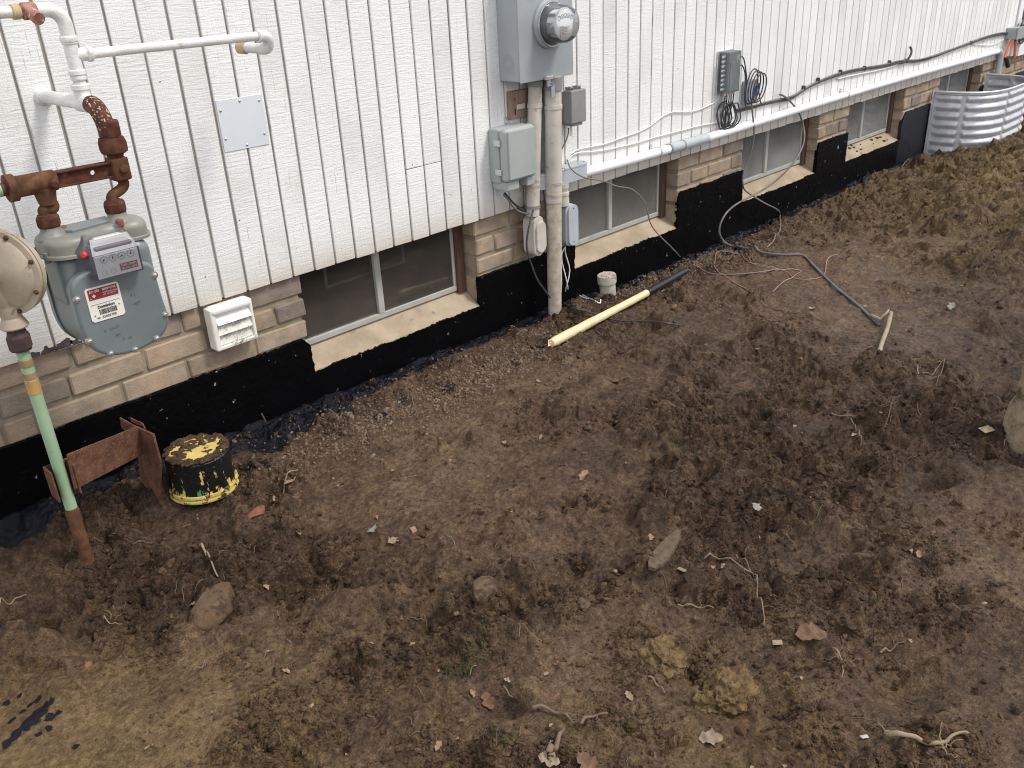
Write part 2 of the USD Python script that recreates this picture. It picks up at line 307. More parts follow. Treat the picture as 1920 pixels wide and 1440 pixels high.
def clear_mat(name, tint, rough=.02, haze=.05, hc=(.5, .5, .52), gc_=(1, 1, 1)):
    M[name] = usdkit.material(stage, '/World/Looks/' + name, {
        't': ('transparent_bsdf', {'color': tint}), 'gl': ('glossy_bsdf', {'roughness': rough, 'color': gc_}), 'f': ('fresnel', {'IOR': 1.5}), 'mx': ('mix_closure', {}),
        'd': ('diffuse_bsdf', {'color': hc}), 'md': ('mix_closure', {'fac': haze})},
        [('f.fac', 'mx.fac'), ('t.BSDF', 'mx.closure1'), ('gl.BSDF', 'mx.closure2'), ('mx.closure', 'md.closure1'), ('d.BSDF', 'md.closure2')], surface='md.closure')
clear_mat('clear_cover', (.97, .97, .98), .22, .04, gc_=(.35, .35, .36)); clear_mat('glass_dome', (.95, .96, .97), .03, .025, (.7, .72, .75))
mk('box_grey', (.255, .278, .288), (.29, .312, .320), 4, .42, bump=.0002, bscale=200)
mk('box_green', (.275, .30, .285), (.315, .34, .325), 5, .5)
mk('box_dark', (.19, .19, .185), (.225, .225, .215), 8, .55)
mk('amp_grey', (.10, .115, .115), (.13, .145, .145), 8, .55, bump=.0004, bscale=150)
mk('steel', (.50, .50, .50), (.62, .62, .62), 30, .35, metal=.9)
mk('plate_metal', (.60, .63, .66), (.66, .69, .72), 3, .4, metal=.15, bump=.0003, bscale=300)
mk('old_board', (.16, .10, .075), (.27, .185, .14), 14, .85, bump=.0012, bscale=40, stretch=(6, 6, .7))
mk('vent', (.66, .64, .56), (.76, .75, .69), 12, .5, bump=.0004, bscale=150); mk('vent_flap', (.80, .80, .78), (.72, .69, .60), 14, .45)
mk('lint', (.16, .13, .12), (.28, .25, .23), 60, 1.0)
mk('cable_black', (.022, .022, .024), (.045, .045, .047), 30, .5); mk('cable_grey', (.085, .079, .073), (.15, .138, .125), 12, .6); mk('cable_white', (.66, .64, .59), (.72, .70, .66), 12, .5)
mk('cable_brown', (.13, .105, .09), (.2, .165, .14), 14, .6); mk('copper', (.20, .115, .08), (.32, .20, .15), 20, .5); mk('cable_muddy', (.20, .155, .105), (.30, .24, .17), 14, .85)
mk('blue', (.05, .14, .42), rough=.5); mk('blue_grey', (.25, .29, .34), (.35, .38, .42), 12, .5)
mk('galv', (.45, .455, .47), (.57, .575, .585), 16, .5, metal=.55, rough2=.38); mk('sticker', (.8, .82, .84), (.65, .68, .72), 25, .3)
mk('pail_yellow', (.46, .33, .085), (.58, .44, .14), 14, .5, c3=(.03, .022, .014), s3=30, t3=(.52, .56))
M['pail_side'] = usdkit.material(stage, '/World/Looks/pail_side', {
    'g': ('geometry', {}), 'mp': ('mapping', {'scale': (1, 1, .35)}), 'n': ('noise_texture', {'scale': 60, 'detail': 5, 'roughness': .65}), 'sep': ('separate_xyz', {}),
    'zr': ('map_range', {'from_min': -.505, 'from_max': -.455, 'to_min': .27, 'to_max': .0, 'clamp': True}), 'ad': ('math', {'math_type': 'add'}), 'r': ('rgb_ramp', {'ramp': [(.62, (0, 0, 0)), (.65, (1, 1, 1))]}),
    'n2': ('noise_texture', {'scale': 14, 'detail': 3}), 'r2': ('rgb_ramp', {'ramp': [(.57, (.52, .38, .10)), (.60, (.025, .28, .07))]}),
    'mx': ('mix_color', {'a': (.004, .004, .0045)}), 'nb': ('noise_texture', {'scale': 90, 'detail': 4}), 'b': ('bump', {'strength': .8, 'distance': .004}), 'p': ('principled_bsdf', {'roughness': .35, 'specular_ior_level': .35})},
    [('g.position', 'mp.vector'), ('mp.vector', 'n.vector'), ('g.position', 'sep.vector'), ('sep.z', 'zr.value'), ('n.fac', 'ad.value1'), ('zr.result', 'ad.value2'), ('ad.value', 'r.fac'), ('g.position', 'n2.vector'),
     ('n2.fac', 'r2.fac'), ('r.color', 'mx.fac'), ('r2.color', 'mx.b'), ('mx.result', 'p.base_color'), ('g.position', 'nb.vector'), ('nb.fac', 'b.height'), ('b.normal', 'p.normal')], surface='p.BSDF')
mk('handle_wood', (.58, .46, .26), (.68, .57, .37), 8, .55, stretch=(1, 1, 1), c3=(.16, .10, .05), s3=22, t3=(.64, .70), bump=.0005, bscale=90)
mk('handle_black', (.006, .006, .008), (.012, .012, .014), 30, .25, spec=.5, bump=.0015, bscale=60)
mk('stump', (.33, .285, .22), (.48, .43, .355), 30, .8, bump=.0015, bscale=90, c3=(.17, .12, .08), s3=20, t3=(.56, .68))
mk('rock_mud', (.082, .050, .029), (.125, .083, .051), 14, .85, spec=.2, bump=.006, bscale=90, c3=(.045, .029, .019), s3=26, t3=(.50, .60)); mk('rock_grey', (.072, .047, .028), (.125, .088, .057), 30, .85, spec=.2, bump=.005, bscale=100, c3=(.045, .029, .019), s3=40, t3=(.50, .60)); mk('rock_ochre', (.080, .050, .023), (.160, .108, .053), 45, .9, spec=.15, bump=.008, bscale=110, c3=(.035, .024, .014), s3=50, t3=(.54, .64)); mk('rock_pale', (.16, .125, .085), (.25, .205, .15), 30, .8, bump=.001, bscale=150)
mk('log_pale', (.155, .112, .066), (.26, .20, .13), 7, .9, bump=.010, bscale=40, c3=(.055, .042, .020), s3=7, t3=(.52, .62))
mk('bark', (.055, .036, .020), (.105, .074, .046), 40, .9, bump=.004, bscale=90, stretch=(1, 1, 1)); mk('brick_chip', (.19, .070, .042), (.11, .045, .028), 50, .9, bump=.001, bscale=150)
def leaf_mat(name, a, b):
    M[name] = usdkit.material(stage, '/World/Looks/' + name, {'g': ('geometry', {}), 'n': ('noise_texture', {'scale': 60, 'detail': 4}), 'r': ('rgb_ramp', {'ramp': [(.35, a), (.65, b)]}),
        'p': ('principled_bsdf', {'roughness': .65, 'specular_ior_level': .3}), 't': ('translucent_bsdf', {}), 'm': ('mix_closure', {'fac': .2})},
        [('g.position', 'n.vector'), ('n.fac', 'r.fac'), ('r.color', 'p.base_color'), ('r.color', 't.color'), ('p.BSDF', 'm.closure1'), ('t.BSDF', 'm.closure2')], surface='m.closure')
leaf_mat('leaf_tan', (.24, .155, .095), (.34, .235, .15)); leaf_mat('leaf_brown', (.10, .055, .032), (.18, .10, .06)); leaf_mat('leaf_pale', (.22, .165, .11), (.32, .255, .18)); leaf_mat('leaf_grey', (.2, .18, .16), (.3, .27, .24))
mk('root', (.11, .072, .044), (.21, .155, .10), 25, .8); mk('root_dark', (.10, .065, .04), (.17, .11, .07), 25, .8); mk('stick', (.16, .115, .07), (.25, .19, .125), 20, .8, c3=(.12, .09, .06), s3=30, t3=(.58, .68))
mk('scrap', (.30, .28, .25), (.42, .40, .37), 30, .6); mk('moss', (.03, .06, .012), (.07, .11, .025), 60, .9)
mk('orange', (.60, .11, .03), (.68, .16, .05), 20, .5); mk('black_paint', (.02, .018, .02), rough=.5); mk('white_trim', (.68, .69, .69), (.75, .76, .76), 5, .5); mk('maroon', (.05, .025, .025), rough=.6)
def soil_nodes(extra, links, toneout, ochreout):
    n = {'g': ('geometry', {}), 'n1': ('noise_texture', {'scale': 11, 'detail': 5, 'roughness': .65}), 'n2': ('noise_texture', {'scale': 52, 'detail': 7, 'roughness': .66}), 'n5': ('noise_texture', {'scale': 5.5, 'detail': 5, 'roughness': .65}),
         'n6': ('noise_texture', {'scale': 24, 'detail': 4, 'roughness': .6}), 'n3': ('noise_texture', {'scale': 210, 'detail': 4, 'roughness': .7}),
         'a1': ('math', {'math_type': 'multiply_add', 'value2': .75}), 'a2': ('math', {'math_type': 'multiply_add', 'value2': 1.3}), 'a3': ('math', {'math_type': 'multiply_add', 'value2': 1.3}), 'sh': ('math', {'math_type': 'subtract', 'value2': 1.68}),
         'ramp': ('rgb_ramp', {'ramp': [(.0, (.0085, .0044, .0022)), (.25, (.029, .0155, .0080)), (.5, (.070, .0408, .0220)), (.75, (.128, .0810, .0470)), (1.0, (.20, .139, .088))]}),
         'oc': ('rgb_ramp', {'ramp': [(.0, (.0130, .0075, .0028)), (.25, (.038, .0226, .0082)), (.5, (.086, .0535, .0200)), (.75, (.142, .0920, .0370)), (1.0, (.205, .142, .064))]}),
         'rd': ('rgb_ramp', {'ramp': [(.0, (.010, .0047, .0028)), (.5, (.074, .0380, .0215)), (1.0, (.19, .115, .075))]}), 'r6': ('rgb_ramp', {'ramp': [(.48, (0, 0, 0)), (.66, (.6, .6, .6))]}), 'mr': ('mix_color', {}),
         'o1': ('math', {'math_type': 'multiply_add', 'value2': 1.7}), 'o2': ('math', {'math_type': 'subtract', 'value2': 1.02, 'use_clamp': True}),
         'mx': ('mix_color', {}), 'b': ('bump', {'strength': 1.0, 'distance': .010}), 'hh': ('math', {'math_type': 'multiply_add', 'value2': .5}),
         'p': ('principled_bsdf', {'specular_ior_level': .22, 'roughness': .72})}
    l = [('g.position', 'n1.vector'), ('g.position', 'n2.vector'), ('g.position', 'n3.vector'), ('g.position', 'n5.vector'), ('g.position', 'n6.vector'), ('n1.fac', 'a1.value1'), (toneout, 'a1.value3'), ('n2.fac', 'a2.value1'), ('a1.value', 'a2.value3'),
         ('n3.fac', 'a3.value1'), ('a2.value', 'a3.value3'), ('a3.value', 'sh.value1'), ('sh.value', 'ramp.fac'), ('sh.value', 'oc.fac'), ('sh.value', 'rd.fac'), ('n6.fac', 'r6.fac'), ('r6.color', 'mr.fac'), ('ramp.color', 'mr.a'), ('rd.color', 'mr.b'),
         ('n5.fac', 'o1.value1'), (ochreout, 'o1.value3'), ('o1.value', 'o2.value1'), ('o2.value', 'mx.fac'), ('mr.result', 'mx.a'), ('oc.color', 'mx.b'), ('n3.fac', 'hh.value1'), ('n2.fac', 'hh.value3'), ('hh.value', 'b.height'), ('b.normal', 'p.normal')]
    n.update(extra); return n, l + links
n, l = soil_nodes({'at': ('attribute', {'attribute': 'tone'}), 'ao': ('attribute', {'attribute': 'ochre'}), 'ta': ('attribute', {'attribute': 'tar'}), 'rf': ('attribute', {'attribute': 'smoothness'}),
                   'tn': ('noise_texture', {'scale': 55, 'detail': 6, 'roughness': .7}), 'tad': ('math', {'math_type': 'add'}), 'tr': ('rgb_ramp', {'ramp': [(.98, (0, 0, 0)), (1.06, (1, 1, 1))]}), 'tl': ('math', {'math_type': 'subtract', 'value2': .5}),
                   'tc': ('mix_color', {'b': (.0016, .0020, .0046)}), 'rg': ('mix_float', {'b': .24}), 'rs': ('map_range', {'to_min': .82, 'to_max': .45}), 'sp': ('mix_float', {'a': .28, 'b': .30})},
                  [('g.position', 'tn.vector'), ('tn.fac', 'tad.value1'), ('ta.fac', 'tad.value2'), ('tad.value', 'tl.value1'), ('tl.value', 'tr.fac'), ('tr.color', 'tc.fac'), ('mx.result', 'tc.a'), ('tc.result', 'p.base_color'),
                   ('rf.fac', 'rs.value'), ('rs.result', 'rg.a'), ('tr.color', 'rg.fac'), ('rg.result', 'p.roughness'), ('tr.color', 'sp.fac'), ('sp.result', 'p.specular_ior_level')], 'at.fac', 'ao.fac')
n['tr'] = ('rgb_ramp', {'ramp': [(.48, (0, 0, 0)), (.56, (1, 1, 1))]})
M['soil'] = usdkit.material(stage, '/World/Looks/soil', n, l, surface='p.BSDF')
for nm, tone, och in (('clod_dark', .28, .10), ('clod_mid', .41, .16), ('clod_light', .55, .25), ('clod_ochre', .50, .9)):
    n, l = soil_nodes({'v1': ('value', {'value': tone}) if False else ('math', {'math_type': 'add', 'value1': tone, 'value2': 0.0}), 'v2': ('math', {'math_type': 'add', 'value1': och, 'value2': 0.0})}, [('mx.result', 'p.base_color')], 'v1.value', 'v2.value')
    M[nm] = usdkit.material(stage, '/World/Looks/' + nm, n, l, surface='p.BSDF')
mk('pebble', (.060, .038, .023), (.165, .115, .076), 130, .75, randv=.3)

# ------------------------------------------------------------------ ground
def axis(fine0, fine1, d, lo, hi, g=1.06, dmax=4.0):
    c = list(np.arange(fine0, fine1 + 1e-9, d)); s = d
    while c[-1] < hi: s = min(s * g, dmax); c.append(c[-1] + s)
    s = d; a = []
    x = fine0
    while x > lo: s = min(s * g, dmax); x -= s; a.append(x)
    return np.array(a[::-1] + c)
gx = np.concatenate([axis(-1.3, 2.6, .0044, -40, 2.6, 1.08)[:-1], axis(2.6, 2.6, .0046, 2.5, 9.2, 1.0020)[1:]])
gx = np.unique(np.round(np.concatenate([gx, axis(9.2, 9.2, .05, 9.1, 45, 1.2)]), 5))
gy = np.unique(np.round(axis(-2.75, -.0, .0044, -40, .06, 1.08), 5))
GX, GY = np.meshgrid(gx, gy, indexing='ij')
zw_x = [-40, -2, -.716, -.158, .211, .54, 1.7, 2.0, 2.8, 4, 5.2, 5.8, 6.3, 6.8, 7.2, 8.2, 45]
zw_z = [-.48, -.48, -.49, -.49, -.535, -.545, -.575, -.57, -.63, -.622, -.618, -.61, -.61, -.645, -.665, -.66, -.66]
def sst(a, b, x): t = np.clip((x - a) / (b - a), 0, 1); return t * t * (3 - 2 * t)
# soil survey: picture column, row -> tone, roughness, ochre
cols = [60, 250, 450, 650, 850, 1050, 1250, 1450, 1650, 1850]
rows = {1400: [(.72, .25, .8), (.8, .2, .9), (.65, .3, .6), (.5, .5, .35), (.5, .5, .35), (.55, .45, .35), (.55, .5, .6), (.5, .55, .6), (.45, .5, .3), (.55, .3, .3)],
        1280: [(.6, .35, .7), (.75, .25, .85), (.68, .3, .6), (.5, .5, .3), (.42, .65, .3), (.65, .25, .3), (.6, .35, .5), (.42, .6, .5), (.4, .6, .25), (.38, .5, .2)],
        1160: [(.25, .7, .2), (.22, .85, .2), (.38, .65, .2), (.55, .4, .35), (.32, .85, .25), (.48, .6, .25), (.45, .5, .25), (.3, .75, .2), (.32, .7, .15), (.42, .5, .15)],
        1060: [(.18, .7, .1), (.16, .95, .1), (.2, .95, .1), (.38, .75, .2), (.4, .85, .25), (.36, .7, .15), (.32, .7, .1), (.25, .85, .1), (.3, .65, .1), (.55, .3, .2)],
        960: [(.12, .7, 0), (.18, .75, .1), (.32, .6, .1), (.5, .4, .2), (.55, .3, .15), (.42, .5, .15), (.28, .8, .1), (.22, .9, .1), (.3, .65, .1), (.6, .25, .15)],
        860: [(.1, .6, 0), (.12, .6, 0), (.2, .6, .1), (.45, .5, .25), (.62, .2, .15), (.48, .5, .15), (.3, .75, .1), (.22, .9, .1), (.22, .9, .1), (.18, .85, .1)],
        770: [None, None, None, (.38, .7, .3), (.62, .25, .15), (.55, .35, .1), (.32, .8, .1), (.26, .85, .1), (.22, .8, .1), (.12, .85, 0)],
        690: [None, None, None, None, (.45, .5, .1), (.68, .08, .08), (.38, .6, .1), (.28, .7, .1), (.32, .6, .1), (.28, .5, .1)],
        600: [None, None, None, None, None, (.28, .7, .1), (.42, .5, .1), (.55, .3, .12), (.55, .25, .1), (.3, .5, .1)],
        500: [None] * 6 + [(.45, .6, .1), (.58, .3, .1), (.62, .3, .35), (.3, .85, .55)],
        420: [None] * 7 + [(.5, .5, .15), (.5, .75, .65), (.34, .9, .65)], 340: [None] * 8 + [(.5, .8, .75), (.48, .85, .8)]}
def lp(x, y): dx_, dy_ = np.asarray(x) - CAM[0], np.asarray(y) - CAM[1]; r = np.hypot(dx_, dy_) + .2; return np.stack([np.log(r) * 2.0, np.arctan2(dy_, dx_) * 1.6], -1)
cp, cv = [], []
for v, row in rows.items():
    for u, t in zip(cols, row):
        if t: q = Zp(u, v, -.54); cp.append(lp(q[0], q[1])); cv.append(t)
rbf = RBFInterpolator(np.array(cp), np.array(cv), kernel='linear', smoothing=.02)
cxs = np.concatenate([np.linspace(-40, -2, 12), np.linspace(-1.8, 4, 90), np.linspace(4.1, 9, 50), np.linspace(9.5, 45, 10)]); cys = np.concatenate([np.linspace(-40, -4, 10), np.linspace(-3.8, .1, 80)])
CX, CY = np.meshgrid(cxs, cys, indexing='ij')
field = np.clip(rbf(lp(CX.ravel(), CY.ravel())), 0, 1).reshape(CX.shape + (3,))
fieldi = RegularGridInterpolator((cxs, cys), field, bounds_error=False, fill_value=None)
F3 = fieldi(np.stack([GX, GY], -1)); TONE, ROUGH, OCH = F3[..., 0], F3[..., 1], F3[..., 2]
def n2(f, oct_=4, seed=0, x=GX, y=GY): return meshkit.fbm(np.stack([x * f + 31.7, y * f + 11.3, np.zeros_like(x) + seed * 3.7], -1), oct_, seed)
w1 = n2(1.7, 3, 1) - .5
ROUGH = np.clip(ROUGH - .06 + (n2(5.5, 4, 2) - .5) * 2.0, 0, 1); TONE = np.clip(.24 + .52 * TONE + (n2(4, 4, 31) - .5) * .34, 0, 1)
zw = np.interp(GX, zw_x, zw_z)
H = zw + (-.535 - zw) * sst(.0, .55, -GY)
# heap of dug soil at the far right, hollows and ridges
HEAP = np.exp(-((((GX - 5.7) / 1.95) ** 2 + ((GY + 1.55 + .25 * w1) / .80) ** 2)) ** 2)
H += .27 * HEAP * (.85 + .6 * w1 + .8 * (n2(3.0, 3, 5) - .5)) + .03 * np.exp(-(((GX - 6.3) / .7) ** 2 + ((GY + .85) / .35) ** 2))
for u, v, r, d in ((1855, 700, .17, .10), (1290, 632, .075, .060), (1450, 770, .12, .045), (560, 1080, .16, .05), (1010, 1095, .10, .045), (790, 1130, .12, .055), (260, 1120, .15, .04), (1310, 870, .14, .05), (1560, 880, .16, .04), (930, 1310, .05, .045), (1900, 600, .22, -.09), (1930, 500, .3, -.07), (1895, 930, .18, -.05), (1520, 640, .1, -.02), (1120, 712, .05, -.03), (1700, 1290, .12, .04), (480, 1000, .12, .03), (1100, 1010, .1, .03), (1240, 660, .12, -.03)):
    q = Zp(u, v, -.54); H -= d * np.exp(-((GX - q[0]) ** 2 + (GY - q[1]) ** 2) / r ** 2)
gp2 = np.random.default_rng(404)
for u, v, r in ((905, 1138, .05), (790, 1150, .055), (700, 1128, .05), (655, 1100, .045), (1000, 970, .04), (880, 1008, .045), (960, 1322, .04), (1445, 978, .05), (1590, 1012, .05), (1340, 1122, .05), (1560, 1122, .05), (350, 1122, .05), (300, 1190, .05), (120, 1190, .05), (265, 1052, .05), (560, 1002, .06), (825, 832, .04), (950, 800, .05), (1290, 902, .05), (1210, 862, .05), (1420, 892, .06), (1500, 872, .05), (1600, 762, .05), (1800, 722, .07), (1700, 802, .06), (1760, 902, .06), (620, 1180, .05), (520, 1090, .05), (450, 1205, .04), (1080, 1060, .05), (1180, 960, .05), (1250, 1100, .05), (1640, 1060, .05), (1780, 1120, .06), (1460, 1330, .05), (1530, 1230, .04)):
    q = Zp(u, v, -.54); dd_ = np.hypot(GX - q[0], (GY - q[1]) * 1.25); ang = gp2.uniform(0, 6.28)
    H -= .8 * r * np.exp(-(dd_ / r) ** 4 * (1 + 1.2 * (n2(16, 3, 51) - .5))); e_ = (q[0] + 1.5 * r * math.cos(ang), q[1] + 1.5 * r * math.sin(ang)); H += .55 * r * np.exp(-(((GX - e_[0]) ** 2 + (GY - e_[1]) ** 2) / (1.1 * r) ** 2) ** 2)
def cells(scale, seed, keep=1.0, rmin=.35, rmax=.75, hf=.8):
    """rounded lumps: random domes of about the given size"""
    g = np.random.default_rng(seed); sel = (GX > -2.2) & (GX < 8.6) & (GY > -3.4)
    n = int((10.8 * 3.4) / scale ** 2 * keep); P = np.c_[g.uniform(-2.2, 8.6, n), g.uniform(-3.4, .05, n)]; R = g.uniform(rmin, rmax, n) * scale
    X = np.c_[GX[sel], GY[sel]]; wx = (meshkit.fbm(np.c_[X / scale * 1.6, np.zeros(len(X))], 2, seed) - .5) * scale * 1.1; wy = (meshkit.fbm(np.c_[X / scale * 1.6, np.ones(len(X)) * 7.5], 2, seed) - .5) * scale * 1.1
    d, i = cKDTree(P).query(np.c_[X[:, 0] + wx, X[:, 1] + wy], k=3, workers=-1)
    h = (np.sqrt(np.maximum(0, 1 - (d / R[i]) ** 2)) * R[i] * hf).max(1)
    out = np.zeros_like(GX); out[sel] = h; return out
def ridged(f, seed):
    out = 0
    for o in range(4): out = out + (1 - np.abs(2 * meshkit.noise(np.stack([GX * f * 2 ** o + 5.1 * o, GY * f * 2 ** o + 9.7, np.full_like(GX, seed * 2.3)], -1), seed + o) - 1)) * .55 ** o
    return out / 2.0
RR = np.clip(.06 + .94 * sst(.15, .85, ROUGH), 0, 1)
Rf = (n2(2.3, 4, 3) - .5) * .06 + (n2(8, 4, 4) - .5) * (.022 + .040 * RR)
Rf += cells(.20, 10, .8, hf=.46) * sst(.3, .9, HEAP)
patch = n2(5, 3, 8) - .5
Rf += np.minimum(cells(.12, 11, .55, hf=.62), .040) * sst(.35, .8, ROUGH + patch * .9) + cells(.055, 12, .7, hf=.55) * sst(.3, .8, ROUGH + patch * .9) * (.4 + 1.0 * n2(14, 3, 9))
Rf -= np.minimum(cells(.14, 41, .32, hf=.62), .044) * sst(.45, .9, ROUGH - patch * .6) + cells(.06, 42, .25, hf=.5) * sst(.35, .85, ROUGH)
Rf += cells(.021, 13, .8, hf=.62) * (.12 + .60 * sst(.3, .75, ROUGH + (n2(14, 2, 15) - .5) * .8))
Rf -= (.5 - ridged(5.5, 20)) * (.014 + .058 * RR) + (.5 - ridged(15, 21)) * (.006 + .014 * RR)
Rf += (n2(40, 4, 6) - .5) * (.007 + .012 * RR) + (n2(95, 2, 7) - .5) * .004
Rf *= .45 + .55 * sst(.02, .16, -GY)
H += Rf - gaussian_filter(Rf, (55, 45))
# tar spilt on the soil along the wall and in splashes
wallband = np.interp(GX, [-2, -.7, -.2, .2, .55, 1.0, 1.6, 2.2, 2.8, 3.4, 4, 5, 6, 7], [.17, .19, .17, .24, .18, .12, .10, .10, .09, .11, .10, .09, .07, .07])
OCH = np.clip(OCH + .55 * HEAP, 0, 1); TONE = np.clip(TONE + .14 * HEAP, 0, 1)
TAR = 1.0 - sst(.1, 1.7, -GY / wallband)
for u, v, r in ((500, 830, .09), (560, 800, .07), (640, 765, .05), (715, 775, .035), (840, 725, .03), (970, 668, .035), (1010, 640, .03), (1380, 455, .1), (75, 1338, .024), (62, 1352, .022), (85, 1330, .016), (95, 1346, .014), (48, 1362, .018), (30, 1375, .016), (12, 1388, .014), (100, 1325, .010), (70, 1312, .012), (40, 1330, .010), (55, 1318, .010), (20, 1345, .012), (92, 1365, .010), (110, 1338, .008), (8, 1310, .012), (72, 1375, .010), (140, 1395, .010), (35, 1300, .008), (96, 1305, .009), (290, 905, .07), (480, 880, .05)):
    q = Zp(u, v, -.53); TAR = np.maximum(TAR, (.95 if r > .025 else .86) * np.exp(-((GX - q[0]) ** 2 + (GY - q[1]) ** 2) / (1.3 * r) ** 2))
idx = np.arange(GX.size).reshape(GX.shape)
quad = np.stack([idx[:-1, :-1], idx[1:, :-1], idx[1:, 1:], idx[:-1, 1:]], -1).reshape(-1, 4)
gm = UsdGeom.Mesh.Define(stage, '/World/ground')
gm.CreatePointsAttr(Vt.Vec3fArray.FromNumpy(np.stack([GX, GY, H], -1).reshape(-1, 3).astype(np.float32)))
gm.CreateFaceVertexCountsAttr(Vt.IntArray.FromNumpy(np.full(len(quad), 4, np.int32))); gm.CreateFaceVertexIndicesAttr(Vt.IntArray.FromNumpy(quad.astype(np.int32).ravel()))
gm.CreateSubdivisionSchemeAttr('none')
hx, hy = np.gradient(H, gx, gy); nn = np.stack([-hx, -hy, np.ones_like(H)], -1); nn /= np.linalg.norm(nn, axis=-1, keepdims=True)
gm.CreateNormalsAttr(Vt.Vec3fArray.FromNumpy(nn.reshape(-1, 3).astype(np.float32))); gm.SetNormalsInterpolation('vertex')
pv = UsdGeom.PrimvarsAPI(gm)
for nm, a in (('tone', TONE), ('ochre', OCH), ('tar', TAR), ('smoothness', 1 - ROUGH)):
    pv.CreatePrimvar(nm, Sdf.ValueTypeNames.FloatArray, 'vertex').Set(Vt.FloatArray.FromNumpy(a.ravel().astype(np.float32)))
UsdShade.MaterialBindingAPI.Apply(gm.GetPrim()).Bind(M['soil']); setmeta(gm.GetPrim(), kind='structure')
gi = RegularGridInterpolator((gx, gy), H, bounds_error=False, fill_value=-.54); ri = RegularGridInterpolator((gx, gy), ROUGH, bounds_error=False, fill_value=.5)
def gh(x, y): return float(gi([[x, y]])[0])
def G(u, v, lift=0.0):
    """the soil point sighted at (u, v)"""
    d = ray(u, v); z = -.54; q = None
    for _ in range(12): q = CAM + d * ((z - CAM[2]) / d[2]); z = gh(q[0], q[1])
    q[2] += lift; return q
def lay(pix, r, n=50, s=0.0):
    """a cord lying on the soil through sighted points"""
    P = spline([G(u, v) for u, v in pix], n, s); P[:, 2] = [gh(a, b) + r for a, b in P[:, :2]]
    k = np.ones(5) / 5; P[2:-2, 2] = np.convolve(P[:, 2], k, 'valid'); P[:, 2] = np.maximum(P[:, 2], gi(P[:, :2]) + r * .4); return P
#END_GROUND

# ------------------------------------------------------------------ the house
house = thing('house', 'white boarded house wall with tan brick base, low windows and black tarred foundation', 'house', (0, 0, -.55))
PITCH = .1016
siding = obj('siding', bx(-3.0, 8.78, .0095, .016, .004, 1.42), 'groove', house)
g = np.random.default_rng(3)
for i in range(-29, 86):
    x0, x1 = i * PITCH + .0048, (i + 1) * PITCH - .0048
    if i % 12 == 3: x0 += .0012
    if i % 4 == 1: x1 -= .0018
    zb = g.uniform(-.002, .003); x1 = min(x1, 8.78)
    zt = 1.42; yf = g.uniform(-.0008, .0008)
    if i in (11, 12):                                  # the two boards pieced near their foot
        zc = W(765, 318)[2] if i == 11 else W(805, 308)[2]
        obj('board', bx(x0, x1, yf, .0094, zc + .0018, zt, .0012, .0004, i + 70), 'siding', siding); zt = zc - .0018
    obj('board', bx(x0, x1, yf, .0094, zb, zt, .0014, .0005, i + 40), 'siding', siding)
for u, v in ((300, 153), (449, 413), (385, 519), (773, 308), (845, 365), (884, 356), (1271, 128), (1477, 77)):
    q = W(u, v); obj('nail', lathe([(0, 0), (.0024, 0), (.0020, .0008), (0, .001)], (q[0], -.0009, q[2]), (0, -1, 0), 8), 'under_edge', siding)
for u, v, w_, h_ in ((85, 648, .055, .02), (118, 640, .06, .024), (140, 634, .03, .02), (60, 660, .04, .015)):
    q = W(u, v); t_ = np.linspace(0, 2 * PI, 26, endpoint=False); rr = 1 + .8 * (meshkit.noise(np.c_[np.cos(t_) * 2.2 + u, np.sin(t_) * 2.2, t_ * 0]) - .5)
    obj('bare_patch', prism_y(Polygon(np.c_[q[0] + w_ / 2 * rr * np.cos(t_), np.maximum(.003, .006 + h_ * rr * np.sin(t_))]).buffer(0), -.0012, .002), 'under_edge', siding)
obj('drip_edge', bx(-3.0, 8.78, .0165, .05, -.004, .02), 'under_edge', house)
obj('sheathing', bx(-3.0, 8.80, .052, .10, .0, 1.42), 'under_edge', house)

YB = .02
WINS = [(.545, 1.500), (2.20, 3.155), (3.88, 4.895), (5.355, 6.355), (7.09, 8.09)]
PIERS = [(-3.0, .545), (1.500, 2.20), (3.155, 3.88), (4.895, 5.355), (6.355, 7.09), (8.09, 9.7)]
TARTOP = [-.272, -.283, -.212, -.207, -.207, -.21]
LAYOUT = {0: {0: [-2.75, -2.49, -2.22, -1.95, -1.68, -1.42, -1.15, -.89, -.625, -.36, -.10, .036, .115, .306, .548],
              1: [-2.87, -2.61, -2.35, -2.08, -1.82, -1.56, -1.30, -1.03, -.765, -.62, -.392, -.127, .121, .412, .548],
              2: [-2.75, -2.49, -2.22, -1.95, -1.68, -1.42, -1.15, -.89, -.625, -.518, -.227, .022, .30, .543]},
          1: {0: [1.50, 1.742, 1.90, 2.19], 1: [1.51, 1.63, 1.80, 2.05, 2.19], 2: [1.515, 1.76, 2.0, 2.19]},
          2: {0: [3.163, 3.378, 3.643, 3.876], 1: [3.157, 3.299, 3.482, 3.746, 3.876], 2: [3.157, 3.40, 3.66, 3.876]},
          3: {0: [4.90, 5.12, 5.36], 1: [4.90, 5.012, 5.215, 5.352], 2: [4.90, 5.13, 5.352]},
          4: {0: [6.36, 6.595, 6.84, 7.085], 1: [6.36, 6.51, 6.695, 6.95, 7.085], 2: [6.36, 6.60, 6.85, 7.085]},
          5: {0: [8.095, 8.41, 8.66, 8.92, 9.18, 9.44, 9.69], 1: [8.095, 8.26, 8.53, 8.79, 9.05, 9.31, 9.57, 9.69], 2: [8.095, 8.41, 8.66, 8.92, 9.18, 9.44, 9.69]}}
COURSE = [(-.082, .004), (-.178, -.102), (-.268, -.194), (-.362, -.286), (-.456, -.378)]
